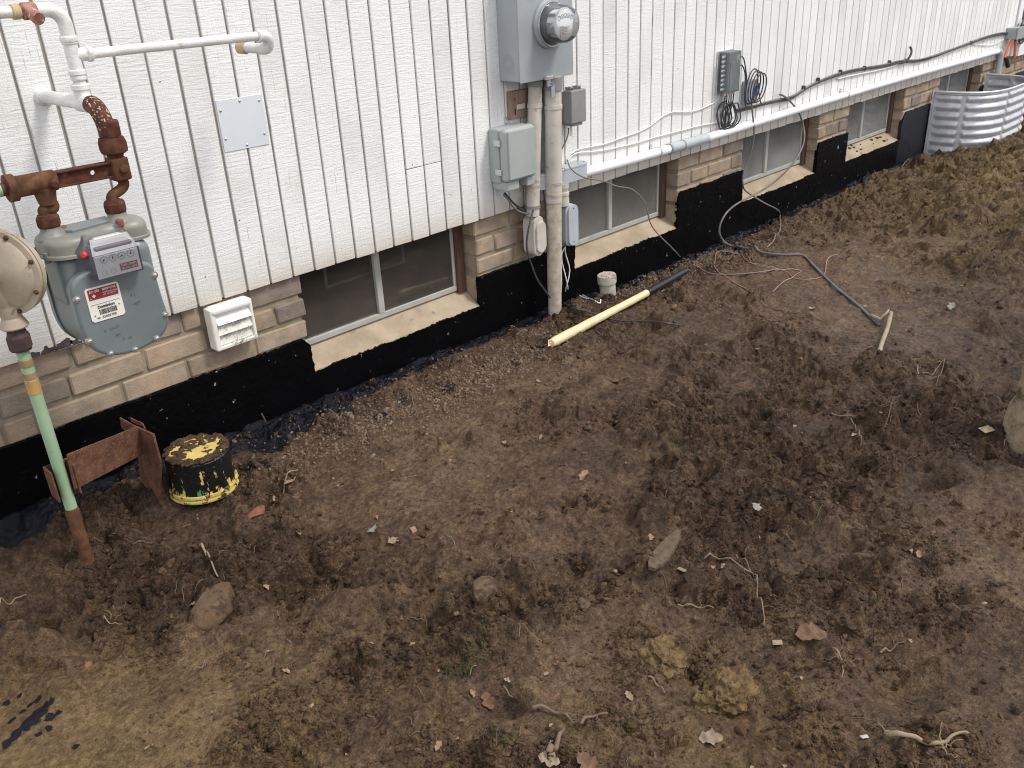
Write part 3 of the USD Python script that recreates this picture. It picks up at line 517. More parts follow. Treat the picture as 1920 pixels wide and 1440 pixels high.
bw = obj('brick_wall', cat_([bx(a + .014, b - .014, .0295, .16, -.47, .003) for a, b in PIERS] + [bx(-3, 9.7, .034, .18, -1.1, -.472)]), 'mortar', house)
seed = 0
for p, rowsx in LAYOUT.items():
    for r, xs in rowsx.items():
        for a, b in zip(xs[:-1], xs[1:]):
            seed += 1; z0, z1 = COURSE[r]; yo = g.uniform(-.0015, .002)
            corner = (a <= PIERS[p][0] + .02) or (b >= PIERS[p][1] - .02)
            ga = .0 if a <= PIERS[p][0] + .02 else .0065; gb = .0 if b >= PIERS[p][1] - .02 else .0065
            obj('brick', bx(a + ga, b - gb, YB + yo, .145 if corner else .05, z0, z1, .0055, .0034, seed), 'brick', bw)
    if p > 0:                                          # lower courses seen only in the reveals
        for r in (3,):
            z0, z1 = COURSE[r]; a, b = PIERS[p]
            obj('brick', bx(a + (.004 if p != 1 else .01), b - .004, YB + .002, .145, z0 - .05, z1, .0055, .0034, 900 + p), 'brick', bw)
# tar coat: a ragged painted skin over the lower wall
def ragged(P, amp, seed, step=.006):
    out = []; P = [np.array(q, float) for q in P]; s = 0.0
    for a, b in zip(P, P[1:] + P[:1]):
        L = np.linalg.norm(b - a); m = max(1, int(L / step)); d = (b - a) / max(L, 1e-9); nr = np.array([-d[1], d[0]])
        for k in range(m):
            t = s + L * k / m
            o = (meshkit.noise(np.array([t * 9, seed * 3.1, 0.])) - .5) * 1.4 + (meshkit.noise(np.array([t * 60, seed * 5.1, 3.])) - .5) * .8 + (meshkit.noise(np.array([t * 190, seed, 9.])) - .5) * .7
            e = min(1, k / 3.0, (m - k) / 3.0) if m > 6 else .5
            out.append(a + d * L * k / m + nr * amp * o * e)
        s += L
    return Polygon(out).buffer(0)
polys = []
for p, (a, b) in enumerate(PIERS):
    a2, b2 = max(a, -3.0), b
    polys.append(ragged([(a2 - .006, -.9), (b2 + .006, -.9), (b2 + .006 - .012 * (p == 0), TARTOP[p] - (.03 if p in (0, 4) else 0)), (b2 - .03, TARTOP[p]), (a2 + (.05 if p == 4 else .012), TARTOP[p] + .002), (a2 + (.006 if p != 4 else -.004), TARTOP[p] - .02 - (.06 if p == 4 else 0))], .007, p + 1))
for k, (a, b) in enumerate(WINS):
    polys.append(ragged([(a - .03, -1.0), (b + .03, -1.0), (b + .02, -.424), (a - .02, -.427)], .006, 20 + k))
full = unary_union(polys).buffer(.0005)
def tar_mesh(poly, y0=.0085, y1=.036):
    m = prism_y(poly, y0, y1); return m
obj('tar_coating', tar_mesh(full.intersection(sbox(-3.2, -1.2, 6.33, .5))), 'tar', house)
obj('tar_coating', tar_mesh(full.intersection(sbox(6.332, -1.2, 9.8, .5))), 'tar_old', house, label='greyish older tar coat behind the corrugated window well')
# windows
for k, (a, b) in enumerate(WINS):
    pm = ['pane_dark', 'pane_dusty', 'pane_grey', 'pane_grey', 'pane_grey'][k]
    # sloped sill
    S = np.array([[a - .004, .017, -.424], [a - .004, .142, -.352], [a - .004, .142, -.47], [a - .004, .017, -.47]]); E_ = S.copy(); E_[:, 0] = b + .004
    P = np.vstack([S, E_]); nseg = 40; sill = trimesh.convex.convex_hull(P).subdivide().subdivide().subdivide()
    v = np.array(sill.vertices); nz = meshkit.fbm(np.c_[v[:, 0] * 11, v[:, 1] * 30, v[:, 2] * 30] + k, 3, k) - .5
    v[:, 2] += nz * .006; v[:, 1] += np.where(v[:, 1] < .02, (meshkit.noise(v * 24 + k) - .5) * .004, 0); sill = trimesh.Trimesh(v, sill.faces, process=False)
    obj('window_sill', sill, 'sill', house, smooth=25)
    w = obj('window', cat_([bx(a + .002, b - .046, .116, .150, -.352, -.327, .002), bx(b - .062, b - .046, .118, .150, -.3265, .01, .001), bx(a + .002, a + .016, .118, .150, -.3265, .01, .001)]), 'alu', house)
    xm = (a + b - .05) / 2 - .012 + (.0 if k else .01)
    obj('mullion', bx(xm - .016, xm + .016, .113, .149, -.3262, .01, .002), 'alu', w)
    obj('pane', bx(a + .017, xm - .0165, .130, .133, -.3262, .01), pm, w); obj('pane', bx(xm + .0165, b - .063, .124, .127, -.3262, .01), pm, w)
    obj('jamb', bx(b - .045, b - .001, .098, .152, -.365, .008, .002), 'brown_wood', w)
    # dim room behind, with the inner sash
    r0, r1 = a - .02, b + .02
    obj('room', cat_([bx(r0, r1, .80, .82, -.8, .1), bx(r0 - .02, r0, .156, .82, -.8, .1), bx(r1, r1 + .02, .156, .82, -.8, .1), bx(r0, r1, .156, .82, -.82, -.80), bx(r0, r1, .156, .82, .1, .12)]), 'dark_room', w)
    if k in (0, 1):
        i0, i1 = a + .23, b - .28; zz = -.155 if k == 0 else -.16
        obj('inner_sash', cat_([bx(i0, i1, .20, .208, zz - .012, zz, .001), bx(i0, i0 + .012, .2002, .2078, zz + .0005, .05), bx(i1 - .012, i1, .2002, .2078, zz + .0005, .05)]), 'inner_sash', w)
# the corner past the boards
obj('corner_trim', bx(8.785, 8.90, -.004, .05, -.01, 1.42, .003), 'white_trim', house); obj('ledge', bx(8.905, 9.7, -.03, .05, -.02, .11, .003), 'white_trim', house)
obj('upper_wall', bx(8.905, 9.7, .03, .10, .112, 1.42), 'maroon', house)
#END_HOUSE

# ------------------------------------------------------------------ gas service at the left
riser_x, riser_y = W(55, 700, -.41)[0], -.41
R0 = .0172
gr = thing('gas_riser', 'green painted gas riser pipe standing in the soil, rusty at its foot', 'pipe', (riser_x, riser_y, -.50))
za = W(125, 955, riser_y)[2]
obj('pipe', cyl((riser_x, riser_y, za), (riser_x, riser_y, .262), R0), 'green_paint', gr, 40)
obj('lower_pipe', lathe([(0, -.28), (R0 * 1.12, -.28), (R0 * 1.12, -.055), (R0 * 1.2, -.05), (R0 * 1.2, -.012), (R0 * 1.02, 0), (0, 0)], (riser_x, riser_y, za), (0, 0, 1)), 'rust_orange', gr, 40, label='rusty foot of the riser')
for z0, z1, m in ((.135, .158, 'brown_tape'), (.098, .118, 'brown_tape'), (.052, .096, 'yellow_tape')):
    obj('tape_band', cyl((riser_x, riser_y, z0), (riser_x, riser_y, z1), R0 * 1.07, 20, .001), m, gr, 40)
obj('nut', lathe([(0, 0), (.027, 0), (.031, .008), (.031, .04), (.026, .05), (.022, .07), (0, .07)], (riser_x, riser_y, .185), (0, 0, 1), 8), 'dark_fitting', gr)
# regulator on top of the riser
rc = W(10, 515, -.43); ax = np.array([-.80, -.60, .04]); ax /= np.linalg.norm(ax)
rg = thing('gas_regulator', 'round beige gas pressure regulator with bolted rim at the left edge', 'regulator', (riser_x, riser_y, .26))
Rr = .118
rc = rc + np.array([.0, .03, -.0])
obj('rear_case', lathe([(0, -.055), (.03, -.055), (.035, -.05), (.07, -.035), (.095, -.026), (Rr * .96, -.022), (Rr * .985, -.018), (Rr * .985, -.0035), (0, -.0035)], rc, ax, 48), 'regulator', rg, 35)
obj('gasket', lathe([(0, -.0034), (Rr * .95, -.0034), (Rr * .95, .0018), (0, .0018)], rc, ax, 48), 'dark_fitting', rg, 35)
obj('front_case', lathe([(0, .002), (Rr, .002), (Rr * 1.005, .006), (Rr, .011), (Rr * .86, .0125), (Rr * .82, .02), (Rr * .62, .034), (Rr * .38, .042), (.03, .046), (.028, .075), (.022, .085), (0, .086)], rc, ax, 48), 'regulator', rg, 35)
B = _basis(ax)
for k in range(8):
    a = k * PI / 4 + .3; q = rc + Rr * .92 * (math.cos(a) * B[0] + math.sin(a) * B[1])
    obj('bolt', lathe([(0, 0), (.0065, 0), (.0065, .006), (.004, .009), (0, .009)], q + ax * .010, ax, 6), 'rust', rg)
obj('inlet_body', cat_([lathe([(0, 0), (.034, 0), (.037, .004), (.034, .012), (.026, .03), (.030, .05), (.026, .07), (0, .075)], (riser_x, riser_y, .252), (0, 0, 1), 28), cyl((riser_x, riser_y, .305), rc + ax * .03, .026, 24)]), 'regulator', rg, 35)
# U-bracket stand clamped to the riser
st = thing('steel_bracket', 'rusty flat steel bracket between the green riser and an angle post', 'bracket', (-.32, -.30, -.50))
def plate(P, t, side):
    P = np.array(P); nrm = np.cross(P[1] - P[0], P[-1] - P[0]); nrm /= np.linalg.norm(nrm); n_ = len(P); V = np.vstack([P + nrm * t / 2, P - nrm * t / 2])
    return trimesh.convex.convex_hull(V)
bl, br_ = -.436, -.30
obj('cross_plate', plate([W(126, 852, bl), W(258, 799, br_), W(268, 851, br_), W(141, 917, bl)], .006, 0), 'rust_steel', st)
obj('end_lip', plate([W(126, 852, bl), W(141, 917, bl), W(143, 924, bl + .05), W(127, 866, bl + .05)], .005, 0), 'rust_steel', st)
xp = -.315
obj('post', plate([Dx(255, 799, xp), Dx(288, 814, xp), Dx(302, 866, xp), Dx(300, 962, xp), Dx(268, 928, xp)], .007, 0), 'rust_steel', st)
obj('rear_flange', plate([W(225, 783, -.16), W(254, 799, -.20), W(252, 822, -.20), W(228, 800, -.16)], .006, 0), 'rust_steel', st)
wv = [Dx(u, v, -.30) for u, v in ((245, 783), (256, 789), (263, 791), (268, 795), (272, 803))]
obj('bent_strip', cat_([plate([wv[k], wv[k + 1], wv[k + 1] - np.array([0, 0, .014]), wv[k] - np.array([0, 0, .014])], .004, 0) for k in range(4)]), 'rust_steel', st)
uc = []
for a0 in np.linspace(-2.6, .5, 12):
    c = np.array([riser_x, riser_y]) + .024 * np.array([math.cos(a0), math.sin(a0)])
    uc.append(c)
zc = W(110, 900, riser_y)[2]
obj('clamp', cat_([bx(riser_x - .034, riser_x - .029, riser_y - .03, riser_y + .03, zc - .055, zc + .045, .001), bx(riser_x - .0288, riser_x + .0288, riser_y + .024, riser_y + .029, zc - .055, zc + .045, .001), bx(riser_x + .029, riser_x + .034, riser_y - .03, riser_y + .03, zc - .055, zc + .045, .001)]), 'rust_steel', st)

# meter bar (rusty iron) with the union swivels down to the meter
YM = -.40
xl, xr = W(80, 345, YM)[0], W(221, 312, YM)[0]
zl = W(80, 338, YM)[2]; zr = zl; zb = .612
bar = thing('meter_bar', 'rusty cast iron meter bar with two curved swivel pipes above the gas meter', 'pipe fitting', (xl, YM, .5))
hole = Polygon([(xl - .01, zb - .016), (xr + .005, zb - .016), (xr + .005, zb + .016), (xl - .01, zb + .016)]).difference(Polygon([(xl + .135 + .007 * math.cos(t), zb + .007 * math.sin(t)) for t in np.linspace(0, 2 * PI, 16, endpoint=False)]))
obj('bar', cat_([prism_y(hole, YM - .004, YM + .004), bx(xl, xr, YM - .016, YM + .016, zb + .0165, zb + .0215, .001), bx(xl, xr, YM - .016, YM + .016, zb - .0215, zb - .0165, .001)]), 'rust', bar)
obj('inlet_fitting', cat_([cyl((xl - .075, YM, zb), (xl + .035, YM, zb), .028, 20, .003), lathe([(0, 0), (.036, 0), (.036, .02), (.03, .024), (0, .024)], (xl - .09, YM, zb), (1, 0, 0), 20), lathe([(0, 0), (.021, 0), (.024, .01), (.03, .045), (0, .045)], (xl, YM, zb - .06), (0, 0, 1))]), 'rust_orange', bar, 35)
obj('boss', lathe([(0, 0), (.014, 0), (.012, .012), (.008, .02), (0, .02)], (xl + .018, YM - .024, zb - .004), (0, -1, 0), 14), 'rust', bar, 35)
obj('inlet_pipe', cat_([cyl((-1.5, YM, zb), (xl - .0895, YM, zb), .0172)]), 'rust_orange', bar, 35, label='rusty inlet pipe with remains of green paint')
obj('paint_band', cyl((xl - .30, YM, zb), (xl - .105, YM, zb + .0), .0178), 'green_paint', bar, 35)
obj('outlet_fitting', cat_([rbox(xr - .024, xr + .025, YM - .025, YM + .025, zb - .034, zb + .03, .006), lathe([(0, 0), (.012, 0), (.012, .006), (.009, .009), (0, .009)], (xr + .004, YM - .025, zb + .0), (0, -1, 0), 16)]), 'rust_orange', bar, 35)
def swivel(xt, xb, zt, zbm, dy=0.0):
    P = spline([(xt, YM, zt), (xt, YM, zt - .018), (xt * .5 + xb * .5, YM, (zt + zbm) / 2), (xb, YM, zbm + .022), (xb, YM, zbm)], 24); return tube(P, .0148, 14)
zm_t = .517
xnl, xnr = W(88, 405, YM)[0] - .0, W(215, 385, YM)[0]
obj('swivel_pipe', swivel(xl + .008, xnl, zb - .055, zm_t), 'rust_orange', bar, 50); obj('swivel_pipe', swivel(xr + .003, xnr, zb - .033, zm_t), 'rust_orange', bar, 50)
for xn in (xnl, xnr):
    obj('union_nut', lathe([(0, -.006), (.027, -.006), (.027, .0), (.031, .006), (.031, .026), (.026, .034), (.02, .036), (0, .036)], (xn, YM, .492), (0, 0, 1), 8), 'rust', bar, 30)

# white gas pipework with the rusty drop elbow
YP = -.31
wp = thing('gas_pipework', 'white painted gas pipework with tees and elbows coming out of the boarded wall', 'pipe', (-.24, 0, .78))
tx, tz = -.240, .783
obj('wall_stub', cat_([cyl((tx, .002, tz), (tx, YP + .02, tz), .0195, 22), lathe([(0, 0), (.027, 0), (.026, .010), (.021, .016), (0, .016)], (tx, .0, tz), (0, -1, 0), 24)]), 'white_pipe', wp, 40)
obj('lower_tee', cat_([cyl((tx, YP + .035, tz), (tx, YP - .045, tz), .0245, 24, .004), cyl((tx, YP, tz), (tx, YP, tz + .05), .0215, 24), cyl((tx, YP, tz + .035), (tx, YP, tz + .052), .0255, 24, .003)]), 'white_pipe', wp, 35)
obj('nipple', cat_([cyl((tx, YP, tz + .05), (tx, YP, tz + .12), .0165, 22), lathe([(0, 0), (.0205, 0), (.022, .004), (.0205, .012), (0, .012)], (tx, YP, tz + .062), (0, 0, 1), 10)]), 'white_pipe', wp, 35)
zt2 = W(150, 110, YP)[2] + .01
obj('upper_tee', cat_([cyl((tx, YP, zt2 - .045), (tx, YP, zt2 + .038), .0185, 24, .002), cyl((tx, YP, zt2 - .052), (tx, YP, zt2 - .036), .0225, 24, .003), cyl((tx, YP, zt2 + .028), (tx, YP, zt2 + .042), .0215, 24, .003), cyl((tx, YP, zt2), (tx + .05, YP, zt2), .0175, 24), cyl((tx + .036, YP, zt2), (tx + .052, YP, zt2), .0215, 24, .003)]), 'white_pipe', wp, 35)
xe = W(492, 80, YP)[0]
obj('branch_pipe', cyl((tx + .045, YP, zt2), (xe, YP, zt2), .0135, 22), 'white_pipe', wp, 40)
e1 = arc((xe, YP, zt2), (1, 0, 0), (.05, .45, -.9), .028, 12); dd = np.array([.05, .45, -.9]); dd /= np.linalg.norm(dd)
e2 = arc(e1[-1] + dd * .006, dd, (-.35, .93, .05), .022, 12); d2 = np.array([-.35, .93, .05]); d2 /= np.linalg.norm(d2)
obj('end_elbow', tube(np.vstack([[(xe - .012, YP, zt2)], e1, e2, [e2[-1] + d2 * .02]]), .0180, 18), 'white_pipe', wp, 50)
obj('end_stub', tube(np.array([e2[-1] + d2 * t for t in (.018, .05, .07)]), .0160, 18), 'white_pipe', wp, 50); obj('end_ring', tube(np.array([e2[-1] + d2 * t for t in (.0705, .10)]), .0195, 18), 'rust_tan', wp, 50)
obj('elbow_collar', cyl((xe - .016, YP, zt2), (xe - .003, YP, zt2), .0205, 22, .003), 'white_pipe', wp, 40)
zt3 = W(145, 75, YP)[2]
obj('upper_pipe', cyl((tx, YP, zt2 + .035), (tx, YP, zt3), .0145, 22), 'white_pipe', wp, 40)
zh = W(60, 20, YP)[2]
obj('top_elbow', cat_([tube(np.vstack([[(tx, YP, zh - .075)], arc((tx, YP, zh - .042), (0, 0, 1), (-1, 0, 0), .042, 12), [(tx - .075, YP, zh)]]), .0190, 18), cyl((tx, YP, zh - .085), (tx, YP, zh - .068), .0235, 22, .003)]), 'white_pipe', wp, 50)
obj('header_pipe', cat_([cyl((-1.5, YP, zh), (tx - .06, YP, zh), .0145, 22)]), 'white_pipe', wp, 40)
obj('saddle', cat_([cyl((tx - .105, YP, zh), (tx - .062, YP, zh), .0215, 20, .006), cyl((tx - .082, YP, zh), (tx - .080, YP - .045, zh - .02), .0165, 14)]), 'rust_pink', wp, 40, label='rusty open side outlet on the top pipe'); obj('seal_tape', cyl((tx - .128, YP, zh), (tx - .1055, YP, zh), .0190, 20, .003), 'rust_tan', wp, 40)
# rusty elbow down to the meter bar
yel = YM
el = arc((tx, YP - .046, tz), (0, -1, 0), (0.12, 0, -1), .046, 14)
dv = np.array([xr - el[-1][0], YM - el[-1][1], 0])
low = spline([el[-1], el[-1] + np.array([dv[0] * .5, dv[1] * .5, -.02]), (xr, YM, el[-1][2] - .045), (xr, YM, zb + .1)], 12)
obj('rusty_elbow', tube(np.vstack([el, low[1:]]), .0245, 18), 'rust_flaked', wp, 50, label='rusty elbow with flaking white paint')
obj('rusty_union', cat_([lathe([(0, .086), (.0275, .086), (.029, .09), (.029, .125), (.026, .13), (0, .13)], (xr, YM, zb), (0, 0, 1), 24), lathe([(0, .030), (.022, .030), (.024, .038), (.036, .044), (.0385, .052), (.0385, .07), (.034, .084), (0, .0845)], (xr, YM, zb), (0, 0, 1), 10)]), 'rust', wp, 30)

# gas meter
gmx = thing('gas_meter', 'grey gas meter with clear dial cover hanging from rusty swivel pipes', 'gas meter', (-.345, -.40, .10))
out = smooth_outline([(-.470, .300), (-.463, .352), (-.432, .374), (-.35, .3725), (-.268, .366), (-.238, .352), (-.229, .31), (-.223, .215), (-.222, .180), (-.235, .148), (-.279, .122), (-.34, .112), (-.40, .120), (-.444, .146), (-.466, .195)], 96)
obj('front_cover', pillow(out, -.505, -.478, .012), 'meter_paint', gmx, 50)
obj('body', prism_y(Polygon(out).buffer(-.005), -.4775, -.322), 'meter_paint', gmx, 40)
obj('rear_cover', prism_y(Polygon(out), -.3215, -.298), 'meter_paint', gmx, 40)
obj('neck', rbox(-.470, -.208, -.470, -.320, .26, .4195, .035, 16), 'meter_paint', gmx, 40)
# top casting: broad domed lid, waisted in front
topo = [(-.486, -.395), (-.478, -.445), (-.440, -.478), (-.385, -.480), (-.345, -.455), (-.30, -.440), (-.255, -.452), (-.215, -.45), (-.190, -.415), (-.190, -.36), (-.215, -.322), (-.30, -.315), (-.40, -.315), (-.46, -.325), (-.483, -.355)]
to = smooth_outline(topo, 96)
def lid(pl, z0, z1, r):
    m = pillow(np.c_[pl[:, 0], pl[:, 1]], -z1, -z0, r, 5); v = np.array(m.vertices); v = np.c_[v[:, 0], v[:, 2], -v[:, 1]]; m = trimesh.Trimesh(v, m.faces, process=False)
    if m.volume < 0: m.invert()
    return m
obj('top_casting', cat_([lid(to, .4255, .470, .024), lid(np.array(Polygon(to).buffer(.006).exterior.coords)[:-1], .4145, .4252, .004)]), 'meter_top', gmx, 50)
obj('hatch', lid(np.array([(-.420, -.405), (-.40, -.43), (-.30, -.415), (-.275, -.405), (-.275, -.35), (-.41, -.35)]), .4702, .4775, .003), 'meter_paint', gmx, 40)
for xn in (xnl, xnr): obj('nozzle', lathe([(0, .0), (.040, 0), (.034, .012), (.027, .022), (.027, .03), (0, .03)], (xn, YM, .462), (0, 0, 1), 28), 'meter_top', gmx, 40)
for q in ((-.405, -.375), (-.275, -.445)): obj('red_cap', lathe([(0, 0), (.011, 0), (.011, .016), (.008, .018), (0, .018)], (q[0], q[1], .464), (0, 0, 1), 14), 'red_nut', gmx, 30)
for q in ((-.482, -.352), (-.477, -.43)): obj('side_screw', cyl((q[0] - .006, q[1], .405), (q[0] - .006, q[1], .435), .009, 12, .002), 'meter_paint', gmx, 30)
for x, z in ((-.459, .31), (-.457, .185), (-.41, .132), (-.34, .121), (-.272, .133), (-.232, .195), (-.236, .318)):
    obj('cover_screw', cat_([lathe([(0, 0), (.0115, 0), (.0105, .006), (0, .0065)], (x, -.4990, z), (0, -1, 0), 14), lathe([(0, 0), (.0068, 0), (.0062, .0045), (.0035, .006), (0, .006)], (x, -.5055, z), (0, -1, 0), 8)]), 'screw', gmx, 30)
# clear index cover and its dial plate
bx0, bx1, bz0, bz1 = -.405, -.277, .353, .4225; yf = -.545
cov = prism_y(Polygon([(bx0, bz0), (bx1, bz0), (bx1, bz1), (bx0, bz1)]), yf, yf + .003)
hood = trimesh.convex.convex_hull(np.array([(bx0 + .0, yf + .0032, bz1), (bx1, yf + .0032, bz1), (bx0 + .012, yf + .03, .462), (bx1 - .012, yf + .03, .462), (bx0 + .018, -.475, .478), (bx1 - .018, -.475, .478), (bx0, yf + .0032, bz0), (bx1, yf + .0032, bz0), (bx0 - .022, -.475, .372), (bx1 + .012, -.475, .372), (bx0 - .024, -.475, .43), (bx1 + .012, -.475, .43)]))
ic = obj('index_cover', hood, 'clear_cover', gmx)
obj('dial_plate', bx(bx0 + .004, bx1 - .004, yf + .006, yf + .009, bz0 + .004, bz1 - .004), 'dial_white', ic)
obj('index_case', cat_([rbox(bx0 + .010, bx1 - .010, yf + .0095, -.478, bz0 + .008, .443, .006), rbox(bx0 + .02, bx1 - .02, -.512, -.478, .44, .457, .006)]), 'cover_back', ic, 40)
obj('top_label', plate([np.array(q) for q in ((bx0 + .028, -.511, .4585), (bx1 - .026, -.511, .4585), (bx1 - .026, -.491, .4590), (bx0 + .028, -.491, .4590))], .0015, 0), 'label_white', ic)
ink = []
for k, x in enumerate((-.377, -.352, -.327, -.302)):
    z = .4065; ink.append(lathe([(.0085, 0), (.0092, 0), (.0092, .0006), (.0085, .0006), (.0085, 0)], (x, yf + .006, z), (0, -1, 0), 20)); a = (4.0, 1.6, 3.4, 1.4)[k]
    h = plate([np.array((x, yf + .0052, z)) + .0085 * np.array((math.cos(a), 0, math.sin(a))), np.array((x, yf + .0052, z)) + .0035 * np.array((math.cos(a + 2.3), 0, math.sin(a + 2.3))), np.array((x, yf + .0052, z)) + .0035 * np.array((math.cos(a - 2.3), 0, math.sin(a - 2.3)))], .0006, 0); ink.append(h)
    for t in range(10): q = t * PI / 5; ink.append(text(str((t * (1 if k % 2 else -1)) % 10), .0026, x + .0113 * math.sin(q) - .0009, yf + .0058, z + .0113 * math.cos(q) - .0012, d=.0005))
for x in (-.382, -.358):
    ink.append(lathe([(.0068, 0), (.0073, 0), (.0073, .0006), (.0068, .0006), (.0068, 0)], (x, yf + .006, .371), (0, -1, 0), 20)); ink.append(plate([np.array((x, yf + .0052, .371)), np.array((x + .006, yf + .0052, .374)), np.array((x + .001, yf + .0052, .3725))], .0006, 0))
obj('dial_marks', cat_(ink), 'ink', ic)
rp = obj('red_panel', bx(-.339, -.289, yf + .0052, yf + .0058, .3655, .3855), 'label_red', ic)
obj('panel_text', cat_([text('TEMP. COMP.', .0052, -.336, yf + .0051, .3775, True, maxw=.044), text('CU. FT. - 60°F', .0052, -.336, yf + .0051, .3685, True, maxw=.044)]), 'label_white', ic)
obj('red_seal', lathe([(0, 0), (.0085, 0), (.0085, .006), (.006, .009), (0, .009)], (bx0 - .010, -.519, .428), (-.7, -.7, 0), 16), 'red_seal', ic, 40)
# rating plate with its lettering
lx0, lx1, lz0, lz1 = -.434, -.346, .236, .328
rp = obj('rating_plate', prism_y(Polygon([(lx0 + .004, lz0), (lx1 - .004, lz0), (lx1, lz0 + .004), (lx1, lz1 - .004), (lx1 - .004, lz1), (lx0 + .004, lz1), (lx0, lz1 - .004), (lx0, lz0 + .004)]).buffer(.003), -.5075, -.5045), 'label_white', gmx)
obj('red_field', bx(lx0 + .003, lx1 - .003, -.5080, -.5077, .296, .3265), 'label_red', rp)
obj('plate_text', cat_([text('AC-250', .0058, lx0 + .007, -.5082, .317, True, maxw=.028), text('MAOP 5 PSI', .0058, lx0 + .043, -.5082, .317, True, maxw=.038), text('AMERICAN METER', .0035, lx0 + .043, -.5082, .309, maxw=.036), text('MAX. CAP. 250 CFH', .0035, lx0 + .043, -.5082, .303, maxw=.036),
    lathe([(0, 0), (.0055, 0), (.0055, .0004), (0, .0004)], (lx0 + .018, -.5081, .307), (0, -1, 0), 4)]), 'label_white', rp)
bars = []; gb = np.random.default_rng(5); xb = lx0 + .022
while xb < lx1 - .016:
    w_ = gb.choice([.0008, .0012, .0018]); bars.append(bx(xb, xb + w_, -.5081, -.5078, .2505, .2655)); xb += w_ + gb.choice([.0008, .0012])
obj('plate_print', cat_(bars + [bx(lx0 + .0035, lx1 - .0035, -.5081, -.5078, .2815, .2825), text('Dominion', .0078, lx0 + .020, -.5080, .2695, True, maxw=.052), text('33002700', .0062, lx0 + .026, -.5080, .2405, maxw=.040), text('NO.', .0042, lx0 + .012, -.5080, .2412)]), 'ink', rp)
for q in ((lx0 + .008, .252), (lx1 - .008, .268), (lx0 + .008, .3), (lx1 - .007, .31)): obj('rivet', lathe([(0, 0), (.0026, 0), (.002, .0015), (0, .002)], (q[0], -.5078, q[1]), (0, -1, 0), 10), 'screw', rp)
obj('pencil_marks', cat_([text('F', .0085, -.412, -.5052, .196), text('1/6', .007, -.396, -.5052, .1985), text('A', .008, -.378, -.5052, .2), text('N4', .007, -.384, -.5052, .176), text('5 - 10', .006, -.368, -.5052, .158), text('C -', .008, -.322, -.5052, .296), text('9 1', .007, -.318, -.5052, .276), text('-607', .0075, -.320, -.5052, .25)]), 'pencil', gmx)
#END_GAS

# ------------------------------------------------------------------ small things on the boards
P4 = [W(402, 188), W(490, 178), W(504, 272), W(424, 283)]
mp = thing('metal_plate', 'blank square grey metal plate screwed onto the white boards', 'plate', tuple(np.mean(P4, 0)))
x0, x1, z0, z1 = .313, .494, .520, .696
obj('sheet', bx(x0, x1, -.0035, -.0015, z0, z1, .0005), 'plate_metal', mp)
for x, z in ((x0 + .012, z1 - .035), (x1 - .014, z1 - .02), (x0 + .012, z0 + .045), (x1 - .014, z0 + .04), ((x0 + x1) / 2, z0 + .012), ((x0 + x1) / 2, z1 - .012)):
    obj('screw', lathe([(0, 0), (.0048, 0), (.0042, .002), (.002, .0034), (0, .0034)], (x, -.0036, z), (0, -1, 0), 12), 'screw', mp, 40)
# dryer vent
va, vb = W(383, 575, -.02), W(470, 655, -.02)
vx0, vx1, vz0, vz1 = W(392, 590, -.02)[0] - .004, W(466, 565, -.02)[0] + .006, W(400, 660, -.02)[2], W(385, 585, -.02)[2] + .004
dv_ = thing('dryer_vent', 'white plastic louvred dryer vent hood with grey lint on the brick', 'vent', ((vx0 + vx1) / 2, .0, vz0))
obj('hood', cat_([rbox(vx0, vx0 + .022, -.035, .019, vz0, vz1, .006), rbox(vx1 - .014, vx1, -.035, .019, vz0, vz1, .005), rbox(vx0 + .004, vx1 - .003, -.040, .019, vz1 - .028, vz1 + .004, .012), rbox(vx0 + .002, vx1 - .002, -.034, .019, vz0 - .002, vz0 + .014, .005)]), 'vent', dv_, 40)
obj('throat', bx(vx0 + .02, vx1 - .012, .004, .018, vz0 + .01, vz1 - .02), 'dark_room', dv_)
hz = (vz1 - vz0 - .04) / 3
for k in range(3):
    zt = vz1 - .026 - k * hz; xa, xb = vx0 + .021, vx1 - .013
    obj('louvre', plate([np.array(q) for q in ((xa, -.018, zt), (xb, -.018, zt), (xb, -.038 + .006 * k, zt - hz * .96), (xa, -.038 + .006 * k, zt - hz * .96))], .0022, 0), 'vent_flap' if k == 0 else 'vent', dv_)
for k in range(9): obj('grille_rib', bx(vx0 - .0012, vx0 + .0005, -.030, -.004, vz0 + .05 + k * .006, vz0 + .053 + k * .006), 'vent', dv_)
lints = []
for k in range(150):
    row = 1 + k % 3; x = g.uniform(vx0 + .022, vx1 - .012) if row < 3 else g.uniform(vx0 + .06, vx1 + .004); z = vz1 - .026 - row * hz + g.uniform(-.006, .004); P = np.array([x, -.032 + g.uniform(-.006, .004), z]) + np.cumsum(g.normal(0, .003, (6, 3)) + np.array([0, 0, -.0008]), 0)
    lints.append(tube(P, .0005, 4))
obj('lint', cat_(lints), 'lint', dv_, kind='stuff')

